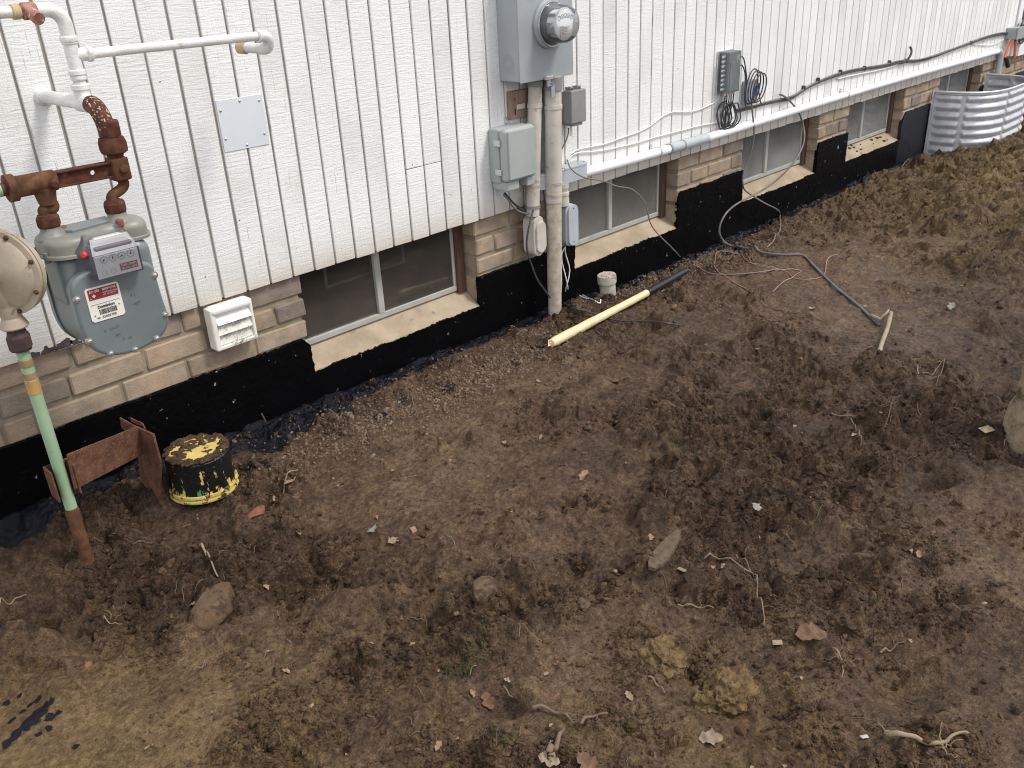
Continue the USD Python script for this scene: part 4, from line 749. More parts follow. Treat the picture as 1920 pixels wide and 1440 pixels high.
# electric meter socket
em = thing('electric_meter', 'grey electric meter socket box with round glass meter on the white wall', 'electric meter', (1.875, 0, .60))
obj('socket_box', cat_([rbox(1.70, 2.052, -.126, -.001, .597, 1.10, .004)]), 'box_grey', em, 40)
obj('front_lid', rbox(1.697, 2.055, -.131, -.1265, .592, 1.10, .002), 'box_grey', em, 40)
ko = D_ = Dx(860 + 450 / 4.8, 570 / 4.8, 1.70)
obj('knockout', cat_([lathe([(r - .002, 0), (r, .001), (r + .002, 0)], (1.6998, ko[1], ko[2]), (-1, 0, 0), 28) for r in (.018, .026, .036)]), 'box_grey', em)
gc = np.array([1.893, -.131, .823]); GR = .094
obj('sealing_ring', lathe([(GR - .012, 0), (GR + .010, 0), (GR + .010, .010), (GR + .002, .020), (GR - .012, .020), (GR - .012, 0)], gc, (0, -1, 0), 48), 'box_grey', em, 30)
obj('chrome_band', lathe([(GR - .004, .0205), (GR + .001, .0205), (GR + .001, .028), (GR - .004, .028), (GR - .004, .0205)], gc, (0, -1, 0), 48), 'steel', em, 30)
obj('meter_base', lathe([(0, .004), (GR - .013, .004), (GR - .013, .030), (.06, .036), (0, .036)], gc, (0, -1, 0), 40), 'amp_grey', em, 30)
obj('glass', lathe([(GR - .006, .022), (GR - .006, .03), (GR - .014, .06), (GR - .018, .105), (GR - .026, .122), (GR - .045, .132), (0, .135)], gc, (0, -1, 0), 48), 'glass_dome', em, True)
md = obj('dial_face', cat_([lathe([(0, .036), (.058, .036), (.060, .088), (.068, .0885), (.068, .091), (0, .091)], gc + np.array([.004, 0, .0]), (0, -1, 0), 36)]), 'dial_white', em, 30)
obj('mechanism', cat_([bx(gc[0] - .055, gc[0] - .02, -.215, -.166, gc[2] - .04, gc[2] + .01, .003), bx(gc[0] - .05, gc[0] + .05, -.218, -.168, gc[2] + .03, gc[2] + .045, .003), cyl((gc[0] - .06, -.19, gc[2] - .008), (gc[0] + .06, -.19, gc[2] - .008), .004)]), 'steel', em)
marks = []
for k in range(5): marks.append(lathe([(.008, .0914), (.0095, .0914), (.0095, .092), (.008, .092), (.008, .0914)], gc + np.array([-.032 + k * .020, 0, .026 + .008 * math.sin(k / 4 * PI)]), (0, -1, 0), 18)); marks.append(bx(gc[0] - .033 + k * .02, gc[0] - .031 + k * .02, gc[1] - .0922, gc[1] - .0916, gc[2] + .026, gc[2] + .034))
obj('dial_marks', cat_(marks), 'ink', md)
cd = obj('name_card', bx(gc[0] - .030, gc[0] + .042, gc[1] - .0955, gc[1] - .0945, gc[2] - .055, gc[2] - .006), 'label_white', md)
obj('card_print', cat_([bx(gc[0] - .024, gc[0] + .0 + g.uniform(.0, .034), gc[1] - .0962, gc[1] - .0957, gc[2] - .014 - k * .006, gc[2] - .0125 - k * .006) for k in range(6)]), 'pencil', md)
obj('hasp', cat_([bx(1.850, 1.895, -.150, -.1315, .590, .606, .002), bx(1.866, 1.882, -.146, -.132, .560, .5895, .002)]), 'steel', em)
obj('seal_tag', cat_([bx(1.888, 1.912, -.142, -.139, .508, .565, .001), tube(spline([(1.874, -.148, .578), (1.89, -.15, .572), (1.899, -.141, .560)], 8), .0018, 6)]), 'box_grey', em)
# weathered wooden block behind the conduits
ob = thing('wood_block', 'weathered brown wooden block fixed behind the two beige conduits', 'board', (1.86, 0, .42))
obj('plank', bx(1.735, 1.985, -.0245, -.002, .424, .548, .003, .002, 5), 'old_board', ob)
for x, z in ((1.766, .515), (1.766, .455)): obj('slot', bx(x - .004, x + .004, -.0255, -.0247, z - .012, z + .012), 'ink', ob)
# left conduit
c1 = thing('beige_conduit', 'thin beige conduit under the electric meter ending in an oval fitting', 'conduit', (1.84, -.06, -.2))
A1, B1 = np.array([1.868, -.062, .594]), np.array([1.818, -.062, -.035])
obj('pipe', tube(np.array([A1 + (B1 - A1) * t for t in np.linspace(0, 1, 10)]), .0325, 20), 'old_conduit', c1, 60)
obj('top_hub', tube(np.array([A1 + (B1 - A1) * t for t in (-.005, .06)]), .037, 20), 'box_dark', c1, 40)
def at1(z): return A1 + (B1 - A1) * (A1[2] - z) / (A1[2] - B1[2])
q = at1(.475); obj('strap', cat_([tube(np.array([q + (0, 0, .009), q - (0, 0, .009)]), .0355, 20), bx(q[0] - .085, q[0] - .03, -.030, -.0262, q[2] - .011, q[2] + .011, .001)]), 'old_conduit', c1, 40)
for z in (.135, .11): q = at1(z); obj('collar', tube(np.array([q + (0, 0, .006), q - (0, 0, .006)]), .0345, 20), 'muddy_conduit', c1, 40)
q = at1(.01); obj('clamp_ring', tube(np.array([q + (0, 0, .007), q - (0, 0, .007)]), .0365, 20), 'box_dark', c1, 40)
obj('fitting_body', pillow(stadium(1.826, -.135, .037, .10), -.094, -.022, .006), 'old_conduit', c1, 50)
obj('oval_cover', pillow(stadium(1.834, -.140, .034, .078), -.104, -.0945, .004), 'old_conduit', c1, 50)
# right conduit to the soil
c2 = thing('ground_conduit', 'taller beige conduit running from the meter box down into the soil', 'conduit', (1.965, -.06, -.57))
_a, _b = W(860 + 671 / 3.79, 200 + 100 / 3.79, -.10), W(860 + 683 / 3.79, 200 + 1300 / 3.79, -.10)
A2 = _a + (_b - _a) * (_a[2] - .594) / (_a[2] - _b[2]); B2 = _a + (_b - _a) * (_a[2] + .62) / (_a[2] - _b[2])
P = np.array([A2 + (B2 - A2) * t for t in np.linspace(0, 1, 24)])
k_ = int(24 * .52); obj('pipe', tube(P[:k_], .0405, 24), 'old_conduit', c2, 60); obj('lower_pipe', tube(P[k_ - 1:], np.where(P[k_ - 1:, 2] > -.46, .0375, .034), 24), 'muddy_conduit', c2, 60, label='lower length caked with mud')
def at2(z): return A2 + (B2 - A2) * (A2[2] - z) / (A2[2] - B2[2])
obj('top_hub', tube(np.array([at2(.592), at2(.535)]), .046, 24), 'box_dark', c2, 40)
q = at2(.46); obj('strap', cat_([tube(np.array([q + (0, 0, .009), q - (0, 0, .009)]), .0435, 24), bx(q[0] - .085, q[0] - .03, -.030, -.0262, q[2] - .008, q[2] + .016, .001)]), 'old_conduit', c2, 40)
for z in (.105, .05): q = at2(z); obj('collar', tube(np.array([q + (0, 0, .007), q - (0, 0, .007)]), .0425, 24), 'muddy_conduit', c2, 40)
# grey conduit between, joining the junction box
c3 = thing('back_conduit', 'grey conduit close to the wall half hidden between two beige conduits', 'conduit', (1.95, -.03, .12))
obj('pipe', cyl((1.952, -.030, .158), (1.952, -.030, .596), .026, 20), 'grey_pvc', c3, 40)
# utility box
ub = thing('utility_box', 'grey green plastic utility box with hinged lid left of the conduits', 'utility box', (1.70, 0, .14))
obj('back_box', rbox(1.605, 1.792, -.070, -.001, .158, .405, .010), 'box_green', ub, 40); obj('lid', rbox(1.600, 1.797, -.120, -.0705, .170, .408, .018, 12), 'box_green', ub, 40)
obj('lid_face', rbox(1.612, 1.786, -.1245, -.1195, .182, .398, .004, 8), 'box_green', ub, 40)
for z in (.345, .215): obj('hinge', cat_([bx(1.591, 1.5995, -.090, -.050, z - .014, z + .014, .002)]), 'steel', ub)
for xa, xb in ((1.612, 1.690), (1.742, 1.796)): obj('cable_skirt', rbox(xa, xb, -.108, -.006, .128, .1695, .006), 'box_green', ub, 40)
obj('mount_tab', bx(1.716, 1.748, -.006, -.002, .408, .436, .001), 'steel', ub)
# small grey box
sb = thing('telephone_box', 'small dark grey box with two clips right of the conduits', 'junction box', (2.13, 0, .36))
obj('rear_half', rbox(2.085, 2.178, -.045, -.001, .362, .505, .004), 'box_dark', sb, 40); obj('lid', rbox(2.076, 2.186, -.098, -.0455, .358, .512, .006), 'box_dark', sb, 40)
for x in (2.098, 2.150): obj('clip', cat_([bx(x - .012, x - .008, -.085, -.05, .5125, .527, .001), bx(x + .008, x + .012, -.085, -.05, .5125, .527, .001), bx(x - .0078, x + .0078, -.085, -.079, .5205, .527, .001)]), 'box_dark', sb)
obj('drip_lip', bx(2.098, 2.165, -.09, -.02, .344, .3575, .002), 'box_dark', sb)
obj('tag', bx(2.128, 2.146, -.040, -.037, .290, .340, .001), 'label_white', sb)
# round-ended junction box with the elbow fitting beneath
jb = thing('junction_box', 'grey round ended junction box feeding the long white conduit', 'junction box', (2.05, 0, .08))
def stad_h(cx, cy, hl, hw, n=12):
    a = np.linspace(-PI / 2, PI / 2, n); r_ = np.c_[cx + hl - hw + hw * np.cos(a), cy + hw * np.sin(a)]; l_ = np.c_[cx - hl + hw - hw * np.cos(a), cy - hw * np.sin(a)]; return np.vstack([r_, l_])
so = stad_h(2.045, -.043, .185, .040)
obj('body', lid(so, .078, .1435, .003), 'grey_pvc', jb, 40); obj('lid', lid(np.array(Polygon(so).buffer(.002).exterior.coords)[:-1], .144, .153, .002), 'grey_pvc', jb, 40)
for x, y in ((2.03, -.072), (2.15, -.072), (2.205, -.06), (2.12, -.016), (2.2, -.022)): obj('screw', lathe([(0, 0), (.004, 0), (.003, .002), (0, .002)], (x, y, .153), (0, 0, 1), 10), 'ink', jb)
lb = thing('conduit_elbow', 'grey oval covered conduit fitting below the round ended junction box', 'conduit fitting', (2.06, -.06, -.24))
obj('neck', lathe([(0, -.03), (.036, -.03), (.036, .0), (.034, .004), (.034, .02), (.037, .022), (.037, .036), (.033, .04), (.033, .055), (.036, .057), (.036, .0775), (0, .0775)], (2.033, -.062, 0), (0, 0, 1), 28), 'old_conduit', lb, 35)
obj('body', pillow(stadium(2.066, -.135, .038, .110), -.092, -.016, .008), 'grey_pvc', lb, 50); obj('oval_cover', pillow(stadium(2.074, -.136, .037, .106), -.1025, -.0925, .003), 'grey_pvc', lb, 50)
for z in (-.05, -.222): obj('screw', lathe([(0, 0), (.0036, 0), (.003, .002), (0, .002)], (2.074, -.1026, z), (0, -1, 0), 10), 'ink', lb)
# long horizontal white conduit
YH = -.030; HR = .0245
hp = thing('long_conduit', 'long white plastic conduit running along the bottom of the boards', 'conduit', (5.3, YH, .085))
def zc_(x): return .094 - .010 * math.exp(-((x - 3.0) / .9) ** 2) + .004 * math.sin(x * 1.3)
xs = np.linspace(2.235, 8.29, 60); P = np.c_[xs, np.full(60, YH), [zc_(x) for x in xs]]
obj('pipe', tube(P, HR, 22), 'white_pvc', hp, 60)
def seg(xa, xb, r): t = np.linspace(xa, xb, 5); return tube(np.c_[t, np.full(5, YH), [zc_(x) for x in t]], r, 24)
obj('coupling', cat_([seg(2.985, 3.365, .0285)]), 'grey_pvc', hp, 60, label='grey slip coupling')
for x in (2.985, 3.115): obj('coupling_lip', seg(x - .006, x + .006, .030), 'box_dark', hp, 60)
for x in (2.885, 5.16): obj('strap', cat_([seg(x - .008, x + .008, .0265), bx(x - .045, x - .028, -.006, -.002, zc_(x) + .012, zc_(x) + .045, .001), bx(x - .042, x + .004, -.010, -.0062, zc_(x) + .016, zc_(x) + .022, .001)]), 'grey_pvc', hp, 50)
ec = arc((8.29, YH, zc_(8.29)), (1, 0, 0), (.06, 0, -1), .10, 14)
obj('end_elbow', tube(np.vstack([[(8.27, YH, zc_(8.29))], ec, [ec[-1] + np.array([.01, 0, -.35])]]), .027, 20), 'grey_pvc', hp, 60)
#END_ELEC

# cable television amplifier, its cables and coils
am = thing('cable_amplifier', 'dark grey cable box with a row of silver connectors on the boards', 'cable box', (3.55, 0, .32))
obj('case', rbox(3.500, 3.628, -.072, -.012, .318, .545, .003), 'amp_grey', am, 40); obj('back_plate', bx(3.478, 3.64, -.0115, -.001, .312, .550, .001), 'steel', am)
obj('label', bx(3.575, 3.612, -.0732, -.0722, .495, .525), 'box_dark', am); obj('lid_rim', rbox(3.512, 3.622, -.0745, -.0722, .326, .488, .001), 'amp_grey', am)
for k in range(8):
    z = .342 + k * .0255; obj('port', cat_([cyl((3.4995, -.045, z), (3.482, -.045, z), .0085, 10), cyl((3.4815, -.045, z), (3.472, -.045, z), .0065, 8)]), 'steel', am, 30)
for k in range(5): x = 3.517 + k * .0235; obj('port', cat_([cyl((x, -.045, .3178), (x, -.045, .302), .007, 10)]), 'steel', am, 30)
for z in (.500, .452): obj('port', cyl((3.6285, -.045, z), (3.648, -.045, z), .007, 10), 'steel', am, 30)
def wire(name, pts, r, mat, label, cat='cable', n=60, group=None, nsec=7):
    P = spline(pts, n); k = P[:, 1] < -.07; low = P[:, 2] < -.40
    zg = gi(P[:, :2]) + r * .8; zg = np.convolve(np.pad(np.maximum(zg, 0 * zg + np.array([gh(a, b) for a, b in P[:, :2]])), 3, 'edge'), np.ones(7) / 7, 'valid'); P[:, 2] = np.where(k & low, np.maximum(P[:, 2], np.maximum(zg, gi(P[:, :2]) + r * .5)), P[:, 2])
    t = tube(P, r, nsec)
    return obj(name, t, mat, '/World', True, label, cat, group)
g2 = np.random.default_rng(21)
cc = thing('cable_coil', 'black coiled cables hanging below the dark grey cable box', 'cable coil', (3.57, -.03, .1))
for k in range(6):
    c0 = np.array([3.560 + g2.normal(0, .014) + (.045 if k % 2 else -.02), -.022 - .007 * k, .178 + g2.normal(0, .004)]); a, b = .075 + g2.normal(0, .008), .070 + g2.normal(0, .006)
    t = np.linspace(-PI / 2 + .5, 1.5 * PI + .4, 44); obj('loop', tube(np.c_[c0[0] + a * np.cos(t), c0[1] + .006 * np.sin(3 * t), c0[2] + b * np.sin(t)], .0042, 7), 'cable_black', cc, True)
for k in range(5):
    x = 3.517 + k * .0235; obj('drop', tube(spline([(x, -.045, .303), (x, -.045, .27), (x + g2.normal(0, .01), -.035, .20), (3.53 + .02 * k, -.030, .115)], 20), .004, 7), 'cable_black', cc, True)
c2c = thing('cable_loop', 'tall loop of black cable hung over the small grey ground block', 'cable coil', (3.83, -.04, .2))
for k in range(4):
    t = np.linspace(0, 2 * PI, 40); c0 = np.array([3.815 + .022 * k, -.045 - .006 * k, .318 - .005 * k]); obj('loop', tube(np.c_[c0[0] + (.062 + .004 * k) * np.cos(t) + .02 * np.sin(t), c0[1] + 0 * t, c0[2] + (.10 - .006 * k) * np.sin(t)], .0042, 7), 'cable_black', c2c, True)
obj('lead', tube(spline([(3.648, -.045, .500), (3.69, -.047, .498), (3.715, -.047, .46), (3.74, -.046, .40), (3.755, -.045, .33)], 24), .004, 7), 'cable_black', c2c, True)
obj('lead', tube(spline([(3.648, -.045, .452), (3.68, -.047, .455), (3.71, -.047, .43), (3.735, -.046, .36), (3.745, -.045, .24), (3.79, -.04, .195)], 24), .004, 7), 'cable_black', c2c, True)
obj('lead', tube(spline([(3.89, -.05, .33), (3.90, -.05, .27), (3.93, -.045, .22), (3.975, -.03, .185)], 20), .004, 7), 'cable_black', c2c, True)
gbk = thing('ground_block', 'small blue grey weathered box behind the tall black cable loop', 'junction box', (3.85, 0, .22))
obj('case', rbox(3.775, 3.915, -.035, -.001, .215, .350, .004), 'blue_grey', gbk, 40); obj('blue_patch', bx(3.865, 3.908, -.0375, -.0355, .255, .315, .001), 'blue', gbk)
# bundle of dark cables stapled along the boards
bp = [(3.72, .192), (3.93, .188), (4.22, .184), (4.40, .178), (4.56, .206), (4.74, .228), (5.07, .244), (5.45, .238), (5.87, .222), (6.06, .224), (6.38, .202), (6.92, .206), (7.52, .224), (8.10, .236), (8.50, .222)]
cb = thing('cable_bundle', 'bundle of dark grey cables stapled along the lower white boards', 'cables', (6.1, -.01, .2))
for k in range(4):
    pts = [(x, -.010 - .006 * (k % 2), z + (k - 1.5) * .008 * (.5 + .5 * math.sin(x * 2.1 + k)) + g2.normal(0, .002)) for x, z in bp]
    obj('cable', tube(spline(pts, 120), .0066, 7), 'cable_grey' if k != 1 else 'cable_black', cb, True)
for u, v in ((1506, 165), (1533, 150), (1575, 135), (1620, 128), (1667, 117), (1698, 114), (1820, 80)):
    q = W(u, v, -.01); obj('staple', cat_([bx(q[0] - .006, q[0] + .006, -.026, -.001, q[2] - .016, q[2] + .016, .003)]), 'cable_black', cb)
wire('cable_tail', [W(1688, 118, -.012), W(1700, 113, -.03), W(1707, 104, -.04), W(1709, 95, -.035), W(1706, 88, -.02)], .009, 'cable_black', 'short dark cable end sticking up from the stapled bundle')
for k, (pts, lab) in enumerate((([(1062, 300), (1078, 283), (1098, 277), (1140, 268), (1156, 262), (1190, 250), (1222, 234), (1240, 220), (1258, 211), (1295, 209), (1330, 197), (1345, 186), (1351, 174)], 'upper thin white wire rising to the cable box'),
        ([(1062, 306), (1075, 290), (1100, 285), (1150, 278), (1200, 266), (1230, 257), (1280, 244), (1320, 234), (1342, 230), (1375, 218), (1400, 207)], 'lower thin white wire along the boards to the coiled cables'),
        ([(1570, 148), (1600, 141), (1640, 133), (1680, 122)], 'short thick white wire under the cable bundle'), ([(1800, 95), (1828, 83), (1850, 85), (1868, 82), (1882, 73)], 'thin white wire near the far corner of the wall'))):
    wire('white_wire', [W(u, v, -.008) for u, v in pts], .0034 if k != 2 else .006, 'cable_white', lab, 'wire', 70)
# hanging cable loop that ends in the soil
p3 = [W(u, v, -.03) for u, v in ((1462, 177), (1474, 183), (1490, 200), (1503, 224))] + [W(1508, 250, -.06), W(1500, 285, -.10), W(1470, 325, -.11), W(1420, 362, -.10), W(1378, 385, -.10), W(1354, 412, -.10), W(1349, 437, -.11), W(1360, 455, -.14)]
gp = [G(u, v, .008) for u, v in ((1392, 467), (1430, 476), (1480, 480), (1500, 480), (1520, 494), (1545, 520), (1575, 548), (1605, 572), (1630, 595), (1648, 612))]
wire('hanging_cable', p3 + gp, .0062, 'cable_grey', 'thick dark cable looping from the wall down across the soil', 'cable', 160, nsec=9)
p4 = [W(u, v, -.05) for u, v in ((1409, 192), (1412, 222), (1413, 262), (1403, 300), (1393, 330), (1393, 347), (1405, 363))] + [W(1425, 376, -.12), W(1448, 388, -.14)] + [G(u, v, .006) for u, v in ((1462, 405), (1463, 428), (1452, 452), (1437, 466))]
wire('drop_cable', p4, .0052, 'cable_grey', 'thinner dark cable crossing the loop and ending on the gravel', 'cable', 110)
p5 = [W(1064, 300, -.08), W(1072, 318, -.12), W(1085, 328, -.12), W(1105, 335, -.10), W(1135, 341, -.08), W(1160, 350, -.08), W(1185, 355, -.08), W(1200, 368, -.08), (W(1211, 385, -.08)), W(1217, 410, -.08), W(1228, 432, -.08), W(1255, 460, -.12)] + [G(u, v, .004) for u, v in ((1278, 484), (1310, 502), (1350, 516), (1400, 514), (1450, 507))]
wire('sagging_wire', p5, .0036, 'cable_brown', 'thin brown wire sagging from the junction box past the second window', 'wire', 130)
wire('earth_wire', [W(1012, 315, -.05), W(1018, 350, -.04), W(1025, 420, -.03), W(1028, 470, -.02), W(1030, 500, -.02)], .0038, 'cable_brown', 'thin brown wire dropping straight between the two beige conduits', 'wire', 40)
for k, pts in enumerate(((1059, 462), (1054, 480), (1056, 500), (1062, 525), (1068, 543), (1085, 553), (1105, 562)), ):
    pass
wire('grey_wire', [W(u, v, -.05) for u, v in ((1060, 462), (1053, 482), (1057, 505), (1063, 530))] + [G(u, v, .004) for u, v in ((1070, 545), (1088, 556), (1104, 562))], .0034, 'cable_white', 'pale wire below the oval fitting, left of a pair', 'wire', 50)
wire('grey_wire', [W(u, v, -.05) for u, v in ((1060, 463), (1064, 488), (1068, 508), (1064, 530))] + [G(u, v, .004) for u, v in ((1076, 548), (1098, 557), (1115, 568))], .0034, 'cable_white', 'pale wire below the oval fitting, right of a pair', 'wire', 50)
wire('black_wire', [at1(.0) + (-.03, -.03, 0), W(989, 440, -.12), W(988, 465, -.12), W(998, 500, -.13), W(1008, 525, -.14), W(1022, 545, -.15)] + [G(u, v, .005) for u, v in ((1040, 560), (1060, 572), (1090, 583), (1120, 592), (1160, 603), (1210, 604), (1245, 607), (1275, 612))], .0046, 'cable_black', 'black wire from the left conduit fitting onto the soil behind the handle', 'wire', 100)
wire('box_wire', [W(944, 365, -.05), W(955, 378, -.05), W(968, 393, -.04), W(985, 400, -.06), W(998, 398, -.07)], .004, 'cable_grey', 'short grey wires looping from the utility box to the left conduit', 'wire', 30)
wire('box_wire', [W(946, 362, -.045), W(962, 380, -.045), W(978, 393, -.04), W(990, 401, -.05)], .0055, 'cable_black', 'thicker dark wire under the utility box skirt', 'wire', 30)
wire('box_wire', [W(1066, 240, -.04), W(1062, 262, -.04), W(1052, 282, -.03), W(1047, 295, -.03)], .0032, 'cable_brown', 'thin wire hanging from the small dark grey box', 'wire', 30)
for lab, pts in (('copper wire loop lying on the soil near the gravel', ((1455, 505), (1420, 498), (1385, 478), (1350, 472), (1341, 485), (1350, 505), (1375, 530), (1405, 553))), ('copper wire running right from the loop to the dark cable', ((1350, 472), (1375, 476), (1405, 492), (1450, 502), (1475, 510), (1495, 524), (1520, 524), (1548, 505), (1570, 478))),
                 ('short bent copper wire end on the wet soil', ((1440, 510), (1470, 507), (1500, 508), (1485, 522), (1465, 533), (1449, 548)))):
    obj('copper_wire', tube(lay(pts, .003, 70), .0027, 6), 'copper', '/World', True, lab, 'wire')
obj('muddy_cable_end', tube(np.vstack([G(1633, 596, .012), G(1650, 610, .03), G(1666, 602, .055), G(1668, 606, .05), G(1662, 630, .04), G(1650, 665, .048), G(1640, 700, .034)]), .0095, 8), 'cable_muddy', '/World', True, 'mud coated bent cable end standing out of the soil', 'cable')
#END_WIRES

# ------------------------------------------------------------------ window well
wx0, wx1, wd, wzt, wzb = 6.93, 8.15, .475, -.10, -.70
ww = thing('window_well', 'galvanized corrugated steel window well around the farthest window', 'window well', ((wx0 + wx1) / 2, -.2, wzb))
cx_, a_ = (wx0 + wx1) / 2, (wx1 - wx0) / 2
nt, nz_ = 150, 110; th = np.linspace(PI, 0, nt)
def well_pt(t, off):
    e = .62; c, s = math.cos(t), math.sin(t); X = cx_ + (a_ + off) * np.sign(c) * abs(c) ** e; Y = -.004 - (wd + off) * abs(s) ** e if True else 0; return X, Y
zz = np.linspace(0, 1, nz_); sheet = np.zeros((nt, nz_, 3))
ribs = [i for i in range(nt)]
S_arc = np.cumsum([0] + [np.hypot(*(np.array(well_pt(th[i], 0)) - np.array(well_pt(th[i - 1], 0)))) for i in range(1, nt)]); Ltot = S_arc[-1]
ribpos = [Ltot * .13 + .0, Ltot * .38, Ltot * .62, Ltot * .87]
for i, t in enumerate(th):
    damp = min(1.0, min(abs(S_arc[i] - r_) for r_ in ribpos) / .035 if True else 1); damp = sst(.35, 1, np.array(damp)); edge = min(1, S_arc[i] / .03, (Ltot - S_arc[i]) / .03)
    for j, q in enumerate(zz):
        w_ = .5 - .5 * math.cos(2 * PI * q * 8.0); off = .016 * (w_ ** .8) * damp * edge
        X, Y = well_pt(t, off); sheet[i, j] = (X, Y, wzt - .02 + (wzb - wzt + .02) * q)
ii = np.arange(nt * nz_).reshape(nt, nz_); q4 = np.stack([ii[:-1, :-1], ii[1:, :-1], ii[1:, 1:], ii[:-1, 1:]], -1).reshape(-1, 4)
V1 = sheet.reshape(-1, 3); nrm = np.array([(v[0] - cx_, v[1], 0) for v in V1]); nrm /= np.linalg.norm(nrm, axis=1, keepdims=True)
V2 = V1 - nrm * .0016; N_ = len(V1)
Fq = np.vstack([q4, q4[:, ::-1] + N_]); obj('wall', (np.vstack([V1, V2]), Fq), 'galv', ww, 60)
rim = np.array([[*well_pt(t, .006), wzt] for t in np.linspace(PI, 0, 90)]); obj('rim', cat_([tube(rim - np.array([0, 0, .006]), .011, 10), tube(rim - np.array([0, 0, .020]), .006, 8)]), 'galv', ww, 60)
for sx, xw in ((-1, wx0), (1, wx1)): obj('flange', bx(xw - (.045 if sx < 0 else -.004), xw - (.004 if sx < 0 else -.045), -.006, -.002, wzb, wzt + .004), 'galv', ww); obj('flange', bx(xw - .004 if sx < 0 else xw, xw if sx < 0 else xw + .004, -.035, -.0065, wzb, wzt + .004), 'galv', ww)
for t0, z0 in ((1.03, -.235), (1.0, -.31)):
    pts = []
    for t in np.linspace(t0 - .07, t0 + .07, 7):
        for z in (z0 + .045, z0 - .05): X, Y = well_pt(t, .0185); pts.append((X, Y, z + .012 * math.sin(t * 40 + z0 * 50)))
    V = np.array(pts); Fs = []
    for k in range(6): Fs += [(2 * k, 2 * k + 1, 2 * k + 3), (2 * k, 2 * k + 3, 2 * k + 2)]
    obj('sticker', trimesh.Trimesh(V, np.array(Fs + [f[::-1] for f in Fs]), process=False), 'sticker', ww)
# far corner: small box, round meter, orange clamp
fb = thing('corner_box', 'small grey box at the far right end of the white boards', 'junction box', (8.58, 0, .18)); obj('case', rbox(8.50, 8.66, -.10, -.001, .175, .275, .006), 'box_grey', fb, 40); obj('lid', rbox(8.495, 8.665, -.112, -.1005, .17, .28, .004), 'box_grey', fb, 40)
fm = thing('corner_meter', 'small round glass meter beside the far grey corner box', 'electric meter', (8.86, 0, .2))
q = np.array([8.86, -.02, .22]); obj('base', lathe([(0, 0), (.10, 0), (.10, .03), (0, .03)], q, (0, -1, 0), 28), 'steel', fm, 30); obj('glass', lathe([(.09, .03), (.088, .08), (.07, .11), (0, .12)], q, (0, -1, 0), 28), 'glass_dome', fm, True); obj('dial', lathe([(0, .04), (.07, .04), (.07, .05), (0, .05)], q, (0, -1, 0), 28), 'alu', fm, 30); obj('hoop', tube(np.array([[q[0] + .115 * math.cos(t), -.05, q[2] + .115 * math.sin(t)] for t in np.linspace(0, 2 * PI, 24)]), .008, 6), 'cable_black', fm, True)
oc = thing('orange_tool', 'orange handled tool leaning on the wall past the far corner', 'tool', (8.7, -.1, -.15))
pa, pb, pc, pd = W(1896, 75, -.06), W(1884, 108, -.06), W(1904, 76, -.07), W(1902, 108, -.07)
obj('handle', tube(np.array([pa, pb]), .013, 8), 'orange', oc, True); obj('handle', tube(np.array([pc, pd]), .013, 8), 'orange', oc, True); obj('jaw', cat_([tube(np.array([W(1886, 108, -.06), W(1890, 124, -.06)]), .022, 8)]), 'black_paint', oc, True)
#END_WELL

# ------------------------------------------------------------------ things standing and lying on the soil
# upturned pail
pc_ = Zp(392, 922, -.49); px_, py_ = pc_[0] + .02, pc_[1] + .075; pz = gh(px_, py_)
pz = -.512
pl = thing('tarred_pail', 'upturned yellow pail smeared with black tar and topped with mud', 'pail', (px_, py_, pz))
RP = .110; HP = .150
obj('body', lathe([(0, .0), (RP + .003, 0), (RP + .003, .012), (RP, .016), (RP - .004, HP - .008), (RP - .012, HP), (0, HP)], (px_, py_, pz), (0, 0, 1), 56), 'pail_side', pl, 35)
for z, r in ((.009, RP + .007), (.024, RP + .005)): obj('rim_ring', lathe([(RP - .002, -.005), (r, -.005), (r + .001, 0), (r, .005), (RP - .002, .005), (RP - .002, -.005)], (px_, py_, pz + z), (0, 0, 1), 56), 'pail_yellow', pl, 35)
obj('base_disc', lathe([(0, 0), (RP - .014, 0), (RP - .016, .003), (0, .003)], (px_, py_, pz + HP + .0005), (0, 0, 1), 56), 'pail_yellow', pl, 30)
mud = []
for k in range(230):
    a, r_ = g2.uniform(0, 2 * PI), (RP - .006) * math.sqrt(g2.uniform(.55, 1)) if k < 150 else (RP - .02) * math.sqrt(g2.uniform(0, .6))
    if k >= 150 and (math.sin(a * 1.0 - .4) < -.1): continue
    if k < 150 and -1.2 < a - PI < .0 and r_ < RP * .82: continue
    mud.append(put(blob(k, g2.uniform(.006, .015), 1, .35, 1.5, (1, 1, .5)), (px_ + r_ * math.cos(a), py_ + r_ * math.sin(a), pz + HP + .002), a))
obj('mud', cat_(mud), 'clod_mid', pl, 60, kind='stuff')
